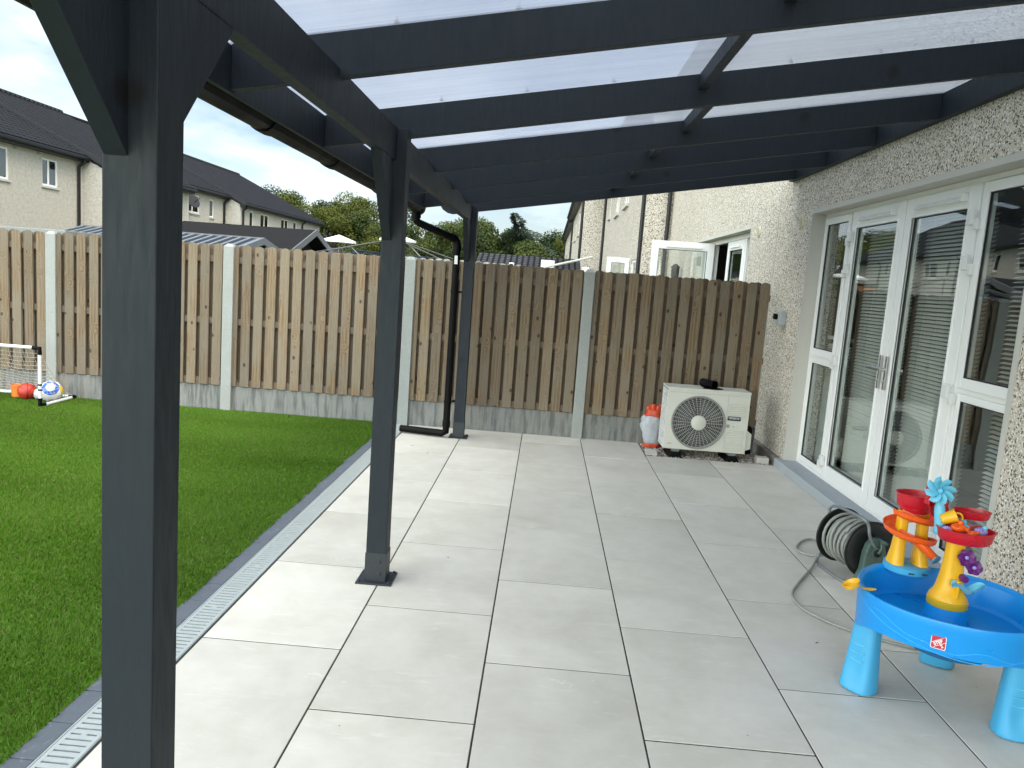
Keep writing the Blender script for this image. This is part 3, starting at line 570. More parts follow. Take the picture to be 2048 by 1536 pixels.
for y_, z_, lab in ((6.90, 2.31, 'round cream vent grille just left of the french doors'), (8.37, 2.305, 'round cream vent grille over the fence end by the open door')):
    v = MB(); v.lathe([(.062, 0), (.062, .008), (.05, .014), (.03, .014)], (X0, y_, z_), 28, Matrix.Rotation(R(-90), 3, 'Y'))
    for k in range(-4, 5): h = math.sqrt(max(0, .05**2-(k*.011)**2)); v.box(X0-.019, X0-.0135, y_-h, y_+h, z_+k*.011-.003, z_+k*.011+.002)
    tag(v.build('vent_grille', plain('cream_plastic', (.58, .54, .40), .6), smooth='auto'), lab, 'vent', 'round vents on the wall')
ib = thing('electrical_switch', 'grey weatherproof switch box on the wall above the heat pump', 'switch', (X0, 7.12, 1.38))
MB().box(X0-.065, X0-.001, 7.03, 7.17, 1.32, 1.46).build('housing', plain('grey_plastic', (.36, .39, .41), .5), ib, bevel=.008)
kb = MB(); kb.lathe([(.028, 0), (.028, .02), (.020, .026)], (X0-.062, 7.12, 1.40), 20, Matrix.Rotation(R(-90), 3, 'Y')); kb.box(X0-.10, X0-.08, 7.105, 7.135, 1.375, 1.43); kb.build('knob', BLKPL, ib, smooth='auto')

# ------------------------------------------------------------------ neighbouring houses on the right
def windows(par, x, rects, side=1, reveal=.07, inner=True):
    """side +1: facade looks to +x, -1: facade looks to -x; rects (y0,y1,z0,z1,mullions)"""
    for y0, y1, z0, z1, mull in rects:
        xs = sorted((x-side*.03, x-side*.085)); b = MB()
        frame_rect(b, xs[0], xs[1], y0, y1, z0, z1, .06, .06, .06, .07)
        for mq in mull: b.box(xs[0], xs[1], y0+(y1-y0)*mq-.04, y0+(y1-y0)*mq+.04, z0+.07, z1-.06)
        wdw = b.build('window', UPVC, par, bevel=.006)
        xs = sorted((x-side*.055, x-side*.061)); MB().box(xs[0], xs[1], y0+.03, y1-.03, z0+.03, z1-.03).build('pane', WGLASS, wdw)
        xs = sorted((x-side*.08, x+side*.06)); MB().box(xs[0], xs[1], y0-.05, y1+.05, z0-.075, z0-.005).build('sill', PLAST, wdw, bevel=.004)
        if inner:
            xs = sorted((x-side*.16, x-side*.17)); c = MB(); wd = (y1-y0)*.16
            c.box(xs[0], xs[1], y0+.05, y0+.05+wd, z0, z1); c.box(xs[0], xs[1], y1-.05-wd, y1-.05, z0, z1); c.build('curtain', plain_c('curtain_cloth', (.42, .41, .38), .9), wdw)
            xs = sorted((x-side*.30, x-side*.32)); MB().box(xs[0], xs[1], y0-.1, y1+.1, z0-.1, z1+.1).build('dark_room', ROOM, wdw)
_pc = {}
def plain_c(n, c, r=.5, **k):
    if n not in _pc: _pc[n] = plain(n, c, r, **k)
    return _pc[n]
SOFF = plain_c('gutter_black', (.007, .007, .008), .5)
def pipe(par, x, y, z0, z1, r=.038, kick=None):
    b = MB(); pth = [(x, y, z0), (x, y, z1-.35)]
    pth += [(x+kick[0]*.15, y+kick[1]*.15, z1-.27), (x+kick[0], y+kick[1], z1-.12), (x+kick[0], y+kick[1], z1)] if kick else [(x, y, z1)]
    b.tube(pth, r, 10); b.build('downpipe', SOFF, par, smooth='auto')
nh = thing('terraced_house', 'adjoining pebble dashed house beyond the fence with an open white door', 'house', (2.48, 11, 0))
b = MB(); wall_cells(b, 2.48, 2.78, [7.673, 8.73, 11.93, 15.0], [0, 2.38, 5.12], [(8.73, 11.93, -1, 2.38)]); b.build('wall', DASH, nh)
rv = MB(); rv.box(2.474, 2.60, 11.918, 11.931, 0, 2.41); rv.box(2.474, 2.60, 8.729, 8.742, 0, 2.41); rv.box(2.4745, 2.60, 8.7425, 11.9175, 2.368, 2.409); rv.build('reveal', PLAST, nh)
b = MB(); frame_rect(b, 2.60, 2.67, 8.745, 11.915, 0, 2.365, .06, .06, .06, .04); b.box(2.60, 2.67, 9.38, 9.44, .04, 2.305); b.box(2.60, 2.67, 11.27, 11.33, .04, 2.305); b.build('door_frame', UPVC, nh, bevel=.004)
def leafN(par, M_, w_, h_, name='door'):
    b = MB(); T = .06
    for q in ((0, .1, 0, h_), (w_-.1, w_, 0, h_), (.1, w_-.1, 0, .13), (.1, w_-.1, h_-.12, h_)): b.box(q[0], q[1], 0, T, q[2], q[3], M=M_)
    d = b.build(name, UPVC, par, bevel=.004)
    g_ = MB(); g_.box(.096, w_-.096, .025, .031, .126, h_-.116, M=M_); g_.build('pane', GLASS, d)
    k_ = MB(); frame_ = ((.1, .107, .13, h_-.12), (w_-.107, w_-.1, .13, h_-.12), (.107, w_-.107, .13, .137), (.107, w_-.107, h_-.127, h_-.12))
    for q in frame_: k_.box(q[0], q[1], .018, .042, q[2], q[3], M=M_)
    k_.build('gasket', GASKET, d)
    v_ = MB(); v_.box(.2, w_-.2, -.022, -.001, h_-.09, h_-.065, M=M_); v_.build('trickle_vent', UPVC, d)
    return d
leafN(nh, Matrix.Translation((1.665, 11.20, .05)), .925, 2.27)
leafN(nh, Matrix.Translation((2.595, 9.45, .05)) @ Matrix.Rotation(R(90), 4, 'Z') @ Matrix.Scale(-1, 4, (0, 1, 0)), .92, 2.25)
MB().box(2.61, 2.66, 8.81, 9.37, 0.04, .12).build('door_sill', UPVC, nh)
for yy in (8.815, 11.34):
    MB().box(2.63, 2.636, yy, yy+.56, .05, 2.3).build('side_pane', GLASS, nh)
rm = MB(); rm.box(6, 6.1, 7.8, 14.8, 0, 2.6); rm.box(2.79, 6, 7.7, 7.8, 0, 2.6); rm.box(2.79, 6, 14.8, 14.9, 0, 2.6); rm.box(2.79, 6, 7.8, 14.8, 2.5, 2.6); rm.build('room', ROOM, nh)
cu_ = MB()
for k in range(9): cu_.tube([(2.86+.015*(k % 2), 9.52+k*.045, .1), (2.86+.015*(k % 2), 9.52+k*.045, 2.35)], .024, 8)
cu_.build('curtain', plain_c('grey_curtain', (.23, .23, .24), .9), nh, smooth=True)
pipe(nh, 2.40, 14.93, -.05, 5.0, .040)
lt = thing('wall_lantern', 'small dark wall lantern seen through the open door glass', 'lantern', (2.48, 13.2, 1.8))
b = MB(); b.box(2.40, 2.479, 13.17, 13.23, 1.74, 1.80); b.lathe([(.02, 1.80), (.07, 1.84), (.07, 1.99), (.09, 2.0), (.02, 2.06)], (2.36, 13.2, 0), 10); b.build('lantern_body', BLKPL, lt, smooth='auto')

h2 = thing('terraced_house', 'pebble dashed house projecting beyond the adjoining one, two black downpipes', 'house', (1.95, 20, 0))
W2 = [(21.2, 22.3, 3.62, 4.75, (.5,)), (18.6, 19.7, 3.62, 4.75, (.5,)), (24.2, 24.8, 3.75, 4.6, ()), (15.9, 16.9, .9, 2.2, ())]
b = MB(); wall_cells(b, 1.955, 2.25, sorted({15.0, 26.4}|{q[i] for q in W2 for i in (0, 1)}), sorted({0, 5.1}|{q[i] for q in W2 for i in (2, 3)}), [q[:4] for q in W2]); b.box(2.25, 8, 15.001, 15.3, 0, 5.1); b.build('wall', DASHN, h2)
windows(h2, 1.955, W2, -1)
pipe(h2, 1.91, 15.03, -.05, 4.9, .040); pipe(h2, 1.91, 26.25, -.05, 4.9, .045)
MB().box(1.55, 2.2, 15.0, 26.4, 4.93, 5.05).build('soffit', SOFF, h2)
rr = MB(); rr.prism([(1.5, 4.95), (7.9, 8.0), (7.9, 8.12), (1.5, 5.1)], 15.0, 26.4, 1); rr.build('roof', ROOFT, h2)
b = MB(); frame_rect(b, 0, .5, 0, .001, 0, 1, .1, .1, .1, .1)
sw = thing('window_sash', 'small white sash swung open on the projecting pebble dashed house', 'window', (1.7, 17.06, 1.1))
leafN(sw, Matrix.Translation((1.44, 17.03, 1.05)), .50, 1.2, 'sash')
def far_house(name_lab, x, y0, y1, ze, wins, pipes, rx=.22):
    t = thing('terraced_house', name_lab, 'house', (x, (y0+y1)/2, 0))
    b = MB(); wall_cells(b, x, x+.3, sorted({y0, y1}|{q[i] for q in wins for i in (0, 1)}), sorted({0, ze}|{q[i] for q in wins for i in (2, 3)}), [q[:4] for q in wins]); b.box(x+.301, x+6, y0, y0+.3, 0, ze); b.box(x+.8, x+6, y0+.3, y1, 0, ze); b.build('wall', DASHN, t)
    windows(t, x, wins, -1, inner=False)
    for py in pipes: pipe(t, x-.045, py, -.05, ze-.05, .05)
    s_ = MB(); s_.box(x-.24, x-.001, y0, y1, ze-.14, ze-.02); s_.build('soffit', SOFF, t)
    gu = MB(); gu.tube([(x-.29, y0, ze-.02), (x-.29, y1, ze-.02)], .06, 8); gu.build('gutter', SOFF, t)
    rr = MB(); rr.prism([(x-.30, ze), (x+6, ze+3.1), (x+6, ze+3.2), (x-.30, ze+.12)], y0, y1, 1); rr.build('roof', ROOFT, t)
far_house('distant pebble dashed house whose black eaves stand against the sky', 1.216, 26.41, 38.5, 4.85, [(29.5, 30.6, 3.5, 4.4, (.5,)), (33.2, 34.3, 3.5, 4.4, (.5,)), (36, 36.5, 3.6, 4.3, ())], (26.55, 38.2))
far_house('farthest house of the right hand row, its eaves lowest in the picture', 1.25, 38.51, 56, 4.75, [(42, 43.2, 3.4, 4.3, (.5,)), (48, 49.2, 3.4, 4.3, (.5,))], (38.8, 55.7))

# ------------------------------------------------------------------ left hand row of houses
def left_house(lab, x, y0, y1, wins, pipes, ze, raise_=0., sidewall=True, vents=()):
    t = thing('terraced_house', lab, 'house', (x, (y0+y1)/2, 0), None)
    b = MB(); hl = [(q[0], q[1], q[2], q[3]) for q in wins]
    wall_cells(b, x-.3, x, sorted({y0, y1}|{q[i] for q in wins for i in (0, 1)}), sorted({0, ze-.05}|{q[i] for q in wins for i in (2, 3)}), hl); b.box(x-11.5, x-.3, y0, y0+.3, 0, ze-.06); b.box(x-11.5, x-.3, y1-.3, y1, 0, ze-.06)
    # gable triangles follow the roof
    rx, rz = -23.4, 7.80
    for yy in (y0+.002, y1-.302):
        b.prism([(x-.001, ze-.06), (rx, rz-.12), (-29.5, 4.9), (-29.5, ze-.06)], yy, yy+.3, 1)
    b.build('wall', CREAM, t)
    for a_, c_ in ((y1-.16, y1+.002), (y0-.002, y0+.16)): MB().box(x-.02, x+.006, a_, c_, 0, ze-.08).build('quoin', PLAST, t)
    windows(t, x, wins, 1)
    ex = x+.30; ez = ze-.02+raise_; sl = (rz-5.1)/(rx+17.75)   # roof plane
    zt = lambda xx: 5.1+sl*(xx+17.75)+raise_
    r_ = MB(); r_.prism([(ex, zt(ex)-.10), (ex, zt(ex)+.03), (rx, zt(rx)+.03), (rx, zt(rx)-.10)], y0-.05, y1+.05, 1); r_.prism([(rx, zt(rx)+.03), (-29.8, zt(-17.1)), (-29.8, zt(-17.1)-.13), (rx, zt(rx)-.10)], y0-.05, y1+.05, 1)
    r_.build('roof', ROOFT, t)
    rd = MB(); rd.tube([(rx, y0-.05, zt(rx)+.0), (rx, y1+.05, zt(rx)+.0)], .13, 8); rd.build('ridge', SOFF if False else ROOFF, t)
    gu = MB(); gu.box(ex-.02, ex+.11, y0-.05, y1+.05, zt(ex)-.14, zt(ex)-.02); gu.build('gutter', SOFF, t, bevel=.03)
    so = MB(); so.box(x-.005, ex-.02, y0-.05, y1+.05, zt(ex)-.22, zt(ex)-.10); so.build('soffit', SOFF, t)
    vg = MB()
    if raise_:
        for yy in (y0-.10, y1+.05): MB().prism([(ex+.05, zt(ex)-.16), (ex+.05, zt(ex)+.05), (rx, zt(rx)+.05), (rx, zt(rx)-.16)], yy, yy+.05, 1).build('verge', SOFF, t)
    for py in pipes: pipe(t, x+.07, py, 0, zt(ex)-.10, .06, (.24, .0))
    for vy, vz in vents:
        v = MB(); v.lathe([(.09, 0), (.09, .02), (.06, .03)], (x, vy, vz), 12, Matrix.Rotation(R(90), 3, 'Y')); v.build('vent', plain_c('vent_grey', (.3, .29, .27), .8), t)
    return t
left_house('cream roughcast house farthest left, two casement windows under a dark tiled roof', -18.0, 12, 29.1, [(24.0-.9, 25.0, 3.68, 4.72, (.5,)), (26.72, 27.60, 3.72, 4.68, (.45,)), (15, 17, 3.6, 4.7, (.5,)), (19.5, 20.4, 3.6, 4.7, (.5,))], (28.78,), 5.05, vents=((25.3, 4.82), (26.49, 4.83)))
left_house('cream house partly hidden behind the near pergola post', -17.15, 29.1, 36.2, [(30.3, 31.6, 3.3, 4.4, (.5,)), (33.4, 34.6, 3.3, 4.4, (.5,))], (), 4.72, .09)
left_house('cream house with a satellite dish beside its casement window', -18.0, 36.2, 42.4, [(37.75, 39.2, 3.80, 4.70, (.5,)), (40.42, 40.95, 3.75, 4.68, ())], (42.15,), 5.05)
left_house('long cream house at the far end of the left hand row, four upstairs windows', -17.15, 42.4, 57.4, [(43.8, 44.4, 3.55, 4.42, ()), (45.5, 46.9, 3.5, 4.42, (.5,)), (49.1, 50.5, 3.6, 4.42, (.5,)), (51.5, 52.2, 3.65, 4.42, ())], (42.7, 53.2), 4.72, .09)
sdh = thing('satellite_dish', 'dark round satellite dish on the cream house wall', 'satellite dish', (-17.95, 37.4, 4.28))
b = MB(); Mx = Matrix.Rotation(R(60), 3, 'Y') @ Matrix.Rotation(R(20), 3, 'X'); b.lathe([(.38, .10), (.30, .05), (.15, .01), (.01, 0), (.01, -.02), (.16, -.01), (.31, .03), (.39, .085)], (-17.55, 37.4, 4.28), 20, Mx); b.build('dish', plain_c('dish_grey', (.03, .03, .032), .8), sdh, smooth='auto')
b = MB(); b.tube([(-17.98, 37.4, 4.15), (-17.6, 37.4, 4.2)], .03, 6); b.tube([(-17.6, 37.4, 4.1), (-17.15, 37.35, 4.45)], .018, 6); b.build('arm', SOFF, sdh)

# ------------------------------------------------------------------ gardens beyond the fence
t = thing('garden_shed', 'long dark felt roofed shed with grey gable boards behind the fence', 'shed', (-7.5, 19, 0))
b = MB(); xr0, xr1 = -9.2, -5.78
zr = lambda y: 2.47-.31*abs(y-19.0)
b.prism([(16.0, zr(16.0)-.06), (19, 2.41), (22, zr(22)-.06), (22, zr(22)), (19, 2.47), (16.0, zr(16))], xr0, xr1, 0); b.build('roof', FELT, t)
b = MB(); b.box(xr0+.2, xr1-.45, 16.4, 21.6, 0, 1.60); b.prism([(16.4, 1.60), (21.6, 1.60), (19, 2.38)], xr0+.2, xr1-.45, 0); b.build('wall', plain_c('shed_dark', (.025, .025, .027), .8), t)
b = MB(); b.prism([(16.0, zr(16)-.15), (19, 2.33), (19, 2.485), (16.0, zr(16)+.015)], xr1+.001, xr1+.03, 0); b.prism([(22, zr(22)-.15), (22, zr(22)+.015), (19, 2.485), (19, 2.33)], xr1+.001, xr1+.03, 0)
b.build('barge_board', plain_c('grey_board', (.13, .14, .15), .8, spec=.2), t)
t = thing('garden_canopy', 'low striped roof of white bars and bluish panels behind the fence', 'canopy', (-7, 14, 0))
zr2 = lambda y: 2.0-.20*abs(y-14.0)
b = MB(); b.prism([(12.9, zr2(12.9)-.02), (14, 1.98), (15.3, zr2(15.3)-.02), (15.3, zr2(15.3)), (14, 2.0), (12.9, zr2(12.9))], -8.8, -5.30, 0); b.build('panel', plain_c('blue_panel', (.02, .035, .06), .9, spec=.1), t)
b = MB()
for k in range(20):
    x = -8.78+k*.18; b.prism([(12.9, zr2(12.9)+.001), (14, 2.001), (14, 2.02), (12.9, zr2(12.9)+.02)], x, x+.055, 0)
b.box(-8.8, -5.30, 13.97, 14.03, 2.0, 2.03); b.build('glazing_bars', plain_c('bar_grey', (.15, .16, .17), .9, spec=.08), t)
b = MB(); b.prism([(12.88, zr2(12.9)-.10), (14, 1.90), (14, 2.03), (12.88, zr2(12.9)+.025)], -5.295, -5.25, 0); b.prism([(15.32, zr2(15.3)-.10), (15.32, zr2(15.3)+.025), (14, 2.03), (14, 1.90)], -5.295, -5.25, 0)
b.build('end_trim', plain_c('grey_trim', (.13, .15, .17), .6), t)
MB().box(-8.6, -5.5, 13.1, 15.1, 0, 1.74).build('body', plain_c('shed_dark', (.025, .025, .027), .8), t)
t = thing('lean_to', 'flat grey roof edge showing just over the fence at far left', 'lean-to', (-9, 10, 0))
MB().box(-12.5, -6.32, 9.6, 12.2, 1.70, 1.80).build('roof_edge', plain_c('pale_grey', (.20, .215, .215), .7), t, bevel=.01); MB().box(-12.3, -6.5, 9.8, 12, 0, 1.70).build('body', plain_c('pale_wall', (.3, .3, .29), .8), t)
t = thing('timber_playhouse', 'orange timber playhouse behind the white parasol', 'playhouse', (-13, 45, 0))
MB().box(-13.6, -12.6, 45, 46.2, 0, 2.72).build('wall', plain_c('orange_timber', (.50, .20, .06), .8), t); MB().box(-13.8, -12.5, 44.9, 46.3, 2.72, 2.86).build('roof', plain_c('shed_dark', (.025, .025, .027), .8), t)
def parasol(lab, x, y, za, zr_, rad, arms=True):
    t = thing('parasol', lab, 'parasol', (x, y, 0), 'white parasols in the far gardens')
    b = MB(); n = 8; vs = [(x, y, za)]
    for k in range(n): a = 2*math.pi*(k+.5)/n; vs.append((x+rad*math.cos(a), y+rad*math.sin(a), zr_))
    vs.append((x, y, za-.03)); vs += [(v[0], v[1], v[2]-.12) for v in vs[1:n+1]]
    fs = [(0, 1+k, 1+(k+1) % n) for k in range(n)]+[(n+1, n+2+(k+1) % n, n+2+k) for k in range(n)]+[(1+k, n+2+k, n+2+(k+1) % n, 1+(k+1) % n) for k in range(n)]
    b.add(vs, fs); b.build('canopy', plain_c('canvas', (.72, .73, .72), .8), t)
    b = MB(); b.tube([(x, y, 0), (x, y, za-.02)], .035, 8); b.tube([(x-.9, y-.05, zr_-.9), (x-.1, y, zr_-.05)], .025, 6); b.tube([(x+1.4, y-.05, zr_-.9), (x+.5, y, zr_-.1)], .025, 6); b.build('pole', plain_c('pole_grey', (.25, .26, .26), .5), t)
parasol('white parasol above the orange playhouse', -12.25, 45, 3.50, 3.16, 1.0); parasol('white parasol cut by the middle pergola post', -8.77, 45, 3.78, 3.45, 1.1)
t = thing('rotary_dryer', 'grey rotary washing line arms rising over the fence each side of the middle post', 'washing line', (-3.15, 16, 0))
b = MB(); b.tube([(-3.15, 16, 0), (-3.15, 16, 2.25)], .022, 8); b.build('pole', plain_c('dryer_grey', (.07, .075, .07), .6), t)
for ax_, ay_, az_ in ((-5.0, 16.2, 1.86), (-4.4, 15.2, 1.90), (-1.55, 16.1, 1.83), (-1.95, 15.6, 1.84), (-2.9, 17.8, 1.9)):
    MB().tube([(-3.15, 16, 2.27), (ax_, ay_, az_)], .011, 6).build('arm', plain_c('dryer_grey', (.16, .17, .16), .5), t)
b = MB()
for f in (.82, .97):
    P_ = [Vector((-3.15, 16, 2.27)).lerp(Vector(q), f) for q in ((-5.0, 16.2, 1.86), (-4.4, 15.2, 1.90), (-1.95, 15.6, 1.84), (-1.55, 16.1, 1.83), (-2.9, 17.8, 1.9))]
    b.tube(P_, .0028, 4, closed=True)
b.build('line', plain_c('blue_line', (.03, .05, .13), .6), t)
t = thing('tiled_outbuilding', 'low dark tiled roof with a white rooflight beyond the fence', 'outbuilding', (-.7, 25, 0))
b = MB(); b.prism([(22.4, 1.55), (25, 2.40), (27.6, 1.55), (27.6, 1.45), (25, 2.30), (22.4, 1.45)], -2.15, 1.15, 0); b.build('roof', m_roof('shed_tiles', (.05, .052, .06), 'x', 1.6), t)
b = MB(); b.box(-1.9, 1.0, 22.9, 27.2, 0, 1.45); b.build('wall', DASHN, t)
b = MB(); b.prism([(23.9, 2.045), (24.5, 2.242), (24.5, 2.29), (23.9, 2.09)], -.10, .32, 0); b.build('rooflight', WHITE, t)
t = thing('trampoline', 'bluish pale shed roof edge low behind the middle post', 'shed', (-4, 20, 0))
t.name = 'low_shed'; WL['low_shed'] = Vector((-4, 20, 0))
MB().box(-5.9, -3.5, 20, 22, 1.86, 1.95).build('roof', plain_c('pale_blue', (.42, .50, .56), .5), t, bevel=.01); MB().box(-5.8, -3.6, 20.1, 21.9, 0, 1.86).build('wall', plain_c('navy', (.06, .09, .2), .6), t)
# further fences
def back_fence(lab, x0, x1, y, z, m_, ptch=.13, post=None):
    t = thing('garden_fence', lab, 'fence', (x0, y, 0), 'fences of the gardens beyond')
    b = MB(); n = int((x1-x0)/ptch)
    for i in range(n): arch_board(b, x0+i*ptch, x0+i*ptch+.115, 0, z+random.uniform(-.008, .008), y, y+.02, (random.random(), random.random(), random.random()))
    b.box(x0, x1, y+.021, y+.05, z-.25, z-.15, (.1, .2, .3)); b.build('boards', m_, t)
    if post:
        p = MB()
        for q in post: p.box(q-.055, q+.055, y-.02, y+.07, 0, z+.03)
        p.build('concrete_posts', CONC, t)
TEAL = m_wood('green_weathered_timber', (.10, .13, .105), (.17, .21, .175), (.15, .19, .16))
back_fence('teal green round topped fence showing above the fence by the open door', .93, 2.47, 14.85, 1.875, TEAL, .13)
back_fence('grey garden fence just showing between middle and far pergola posts', -2.35, -.2, 12.0, 1.83, m_wood('grey_timber', (.2, .2, .19), (.36, .36, .34), (.33, .33, .32)), .13)
tag(MB().box(.80, .93, 14.80, 14.93, 0, 1.93).build('concrete_post', WHITE, bevel=.01), 'white capped post at the end of the teal fence', 'post')
tag(MB().box(-.50, -.42, 12.0, 12.08, 0, 1.85).build('concrete_post', WHITE, bevel=.01), 'small white post top beside the tiled roof', 'post')
b = MB(); b.tube([(-.3, 14.6, 1.76), (.97, 14.4, 2.12)], .022, 8); tag(b.build('clothes_prop', plain_c('pale_pole', (.45, .44, .40), .6)), 'pale pole slanting up from the fence to the pebble dashed wall', 'pole')

# ------------------------------------------------------------------ trees
def tree(name, lab, x, y, h, rw, lo=.25, n=6500, leaf=.26, m_=None, kind=0, seed=1, grp='trees beyond the gardens'):
    rg = np.random.default_rng(seed); t = thing(name, lab, 'tree', (x, y, 0), grp)
    lobes = []
    nl = 16 if kind == 0 else 12
    for i in range(nl):
        a = rg.uniform(0, 6.28); q = rg.uniform(0, 1)**.6; zz = rg.uniform(lo+.08, .93); rr = rw*math.sqrt(max(.05, 1-((zz-.52)/.52)**2))
        lobes.append((x+math.cos(a)*q*rr*.8, y+math.sin(a)*q*rr*.8, zz*h, rw*rg.uniform(.22, .42)))
    lobes.append((x, y, h-rw*.28, rw*.32))
    L = np.array(lobes); idx = rg.choice(len(L), n, p=(L[:, 3]**2)/np.sum(L[:, 3]**2))
    d = rg.normal(0, 1, (n, 3)); d /= np.linalg.norm(d, axis=1)[:, None]; rad = L[idx, 3]*(rg.uniform(.55, 1.12, n))
    c = L[idx, :3]+d*rad[:, None]*np.array([1, 1, .85]); nr = d+rg.normal(0, .55, (n, 3)); nr[:, 2] += .3; nr /= np.linalg.norm(nr, axis=1)[:, None]
    u = np.cross(nr, rg.normal(0, 1, (n, 3))); u /= np.linalg.norm(u, axis=1)[:, None]; v = np.cross(nr, u); s = leaf*rg.uniform(.5, 1.15, n)[:, None]
    P = np.stack([c-u*s*.5, c+v*s*.32, c+u*s*.5, c-v*s*.32], 1)-np.array([x, y, 0])
    me = bpy.data.meshes.new('crown'); me.vertices.add(n*4); me.vertices.foreach_set('co', P.astype(np.float32).reshape(-1)); me.loops.add(n*4); me.loops.foreach_set('vertex_index', np.arange(n*4, dtype=np.int32))
    me.polygons.add(n); me.polygons.foreach_set('loop_start', np.arange(0, n*4, 4, dtype=np.int32)); me.update(calc_edges=True)
    ca = me.color_attributes.new('rnd', 'FLOAT_COLOR', 'POINT'); cc = np.ones((n, 4, 4), np.float32); lob = rg.random(len(L)); cc[:, :, 0] = (.6*rg.random(n)+.4*lob[idx])[:, None]; ca.data.foreach_set('color', cc.reshape(-1))
    me.materials.append(m_); o = bpy.data.objects.new('crown', me); C.objects.link(o); o.parent = t
    b = MB(); b.tube([(x, y, -.1), (x+.1, y, h*.35), (x, y, h*.75)], [.03*h, .022*h, .008*h], 8, smooth=3)
    for i in range(6):
        l = lobes[i]; b.tube([(x, y, h*(.28+.05*i)), ((x+l[0])/2, (y+l[1])/2, (h*.3+l[2])/2), l[:3]], [.012*h, .008*h, .003*h], 6, smooth=3)
    b.build('trunk', plain_c('bark', (.085, .07, .055), .9), t)
LO = m_leaf('oak_leaves', (.030, .048, .007), (.095, .112, .014)); LD = m_leaf('dark_leaves', (.011, .024, .006), (.032, .052, .010)); LM = m_leaf('mid_leaves', (.022, .042, .008), (.066, .088, .015)); LC = m_leaf('cedar_needles', (.022, .038, .026), (.048, .070, .048))
TR = [(-25.0, 69, 8.5, 3.3, LD, 'dark topped tree behind the end of the cream row'), (-22.4, 66, 7.9, 3.1, LO, 'olive green tree just right of the end house'), (-20.2, 72, 7.7, 2.6, LD, 'dark rounded tree top rising behind the olive ones'),
      (-18.6, 64, 6.5, 2.7, LO, 'olive tree above the first white parasol'), (-17.6, 71, 8.1, 3.3, LO, 'tallest yellow green tree left of the middle post'), (-15.4, 66, 6.9, 3.0, LM, 'bushy green tree touching the middle post'), (-13.2, 60, 5.2, 2.6, LO, 'lower green tree behind the middle post'),
      (-11.2, 63, 5.7, 2.7, LM, 'green tree under the bent downpipe'), (-9.0, 60, 5.5, 2.7, LM, 'leafy green tree between downpipe and far post'), (-7.0, 65, 6.5, 3.0, LM, 'leafy tree directly behind the far post top'), (-4.9, 61, 6.0, 2.8, LM, 'bright green tree right of the far post'),
      (-3.0, 64, 5.9, 2.8, LD, 'dark green tree below the cedar'), (.6, 66, 5.8, 3.0, LD, 'dark green tree left of the distant eaves'), (2.6, 64, 5.7, 2.6, LO, 'olive green tree touching the distant house'), (-1.0, 60, 4.6, 2.4, LM, 'low green tree above the tiled roof'), (-6.0, 58, 4.6, 2.5, LD, 'low dark tree right behind the far post')]
for i, (x, y, h, rw, m_, lab) in enumerate(TR): tree('broadleaf_tree', lab, x, y, h*1.0, rw, .12, 13000, .21, m_, 0, 10+i)
# cedar with drooping tiers
t = thing('cedar_tree', 'blue green conifer with a drooping tip rising above the other trees', 'tree', (-2.0, 62, 0))
rg = random.Random(5); b = MB()
for k in range(4200):
    q = rg.random()**.8; z = 6.9-q*4.2; wmax = .12+(6.9-z)*.95; a = rg.uniform(0, 6.28); rr_ = wmax*rg.uniform(.15, 1)*(.65+.35*math.sin(z*6)); px_, py_ = -2.9+q*1.9+math.cos(a)*rr_*(1.25 if math.cos(a) > 0 else .7), 62+math.sin(a)*rr_*.8; zz = z-.22*rr_
    l = rg.uniform(.14, .34); dx, dy, dz = math.cos(a)*l, math.sin(a)*l, rg.uniform(-.12, .06); wx, wy = -math.sin(a)*.06, math.cos(a)*.06
    b.add([(px_, py_, zz), (px_+dx*.6+wx, py_+dy*.6+wy, zz+dz*.6+.03), (px_+dx, py_+dy, zz+dz), (px_+dx*.6-wx, py_+dy*.6-wy, zz+dz*.6-.03)], [(0, 1, 2, 3)], (rg.random(), 0, .1))
b.build('crown', LC, t); MB().tube([(-1.9, 62, 0), (-2.2, 62, 4), (-2.95, 62, 6.9)], [.2, .12, .02], 8, smooth=4).build('trunk', plain_c('bark', (.085, .07, .055), .9), t)
t = thing('pine_tree', 'thin sparse pine seen right of the middle post against the sky', 'tree', (-12.0, 68, 0))
b = MB(); b.tube([(-12.1, 68, 0), (-12.1, 68, 8.3)], [.16, .03], 6); bt = b
for k in range(42):
    z = 3.2+k*.12; a = rg.uniform(0, 6.28); l = 1.25*(1-(z-3.2)/6.2)*rg.uniform(.5, 1.1); b.tube([(-12.1, 68, z), (-12.1+math.cos(a)*l, 68+math.sin(a)*l, z+.12)], .02, 4)
b.build('trunk', plain_c('bark', (.085, .07, .055), .9), t)
b = MB()
for k in range(700):
    z = rg.uniform(3.2, 8.0); a = rg.uniform(0, 6.28); l = 1.3*(1-(z-3.2)/6.2)*rg.uniform(.4, 1.); px_, py_ = -12.1+math.cos(a)*l, 68+math.sin(a)*l
    b.add([(px_-.10, py_, z), (px_, py_+.05, z+.05), (px_+.12, py_, z+.02), (px_, py_-.05, z-.05)], [(0, 1, 2, 3)], (rg.random(), 0, .1))
b.build('crown', LD, t)
hd = MB(); rgn = np.random.default_rng(4)
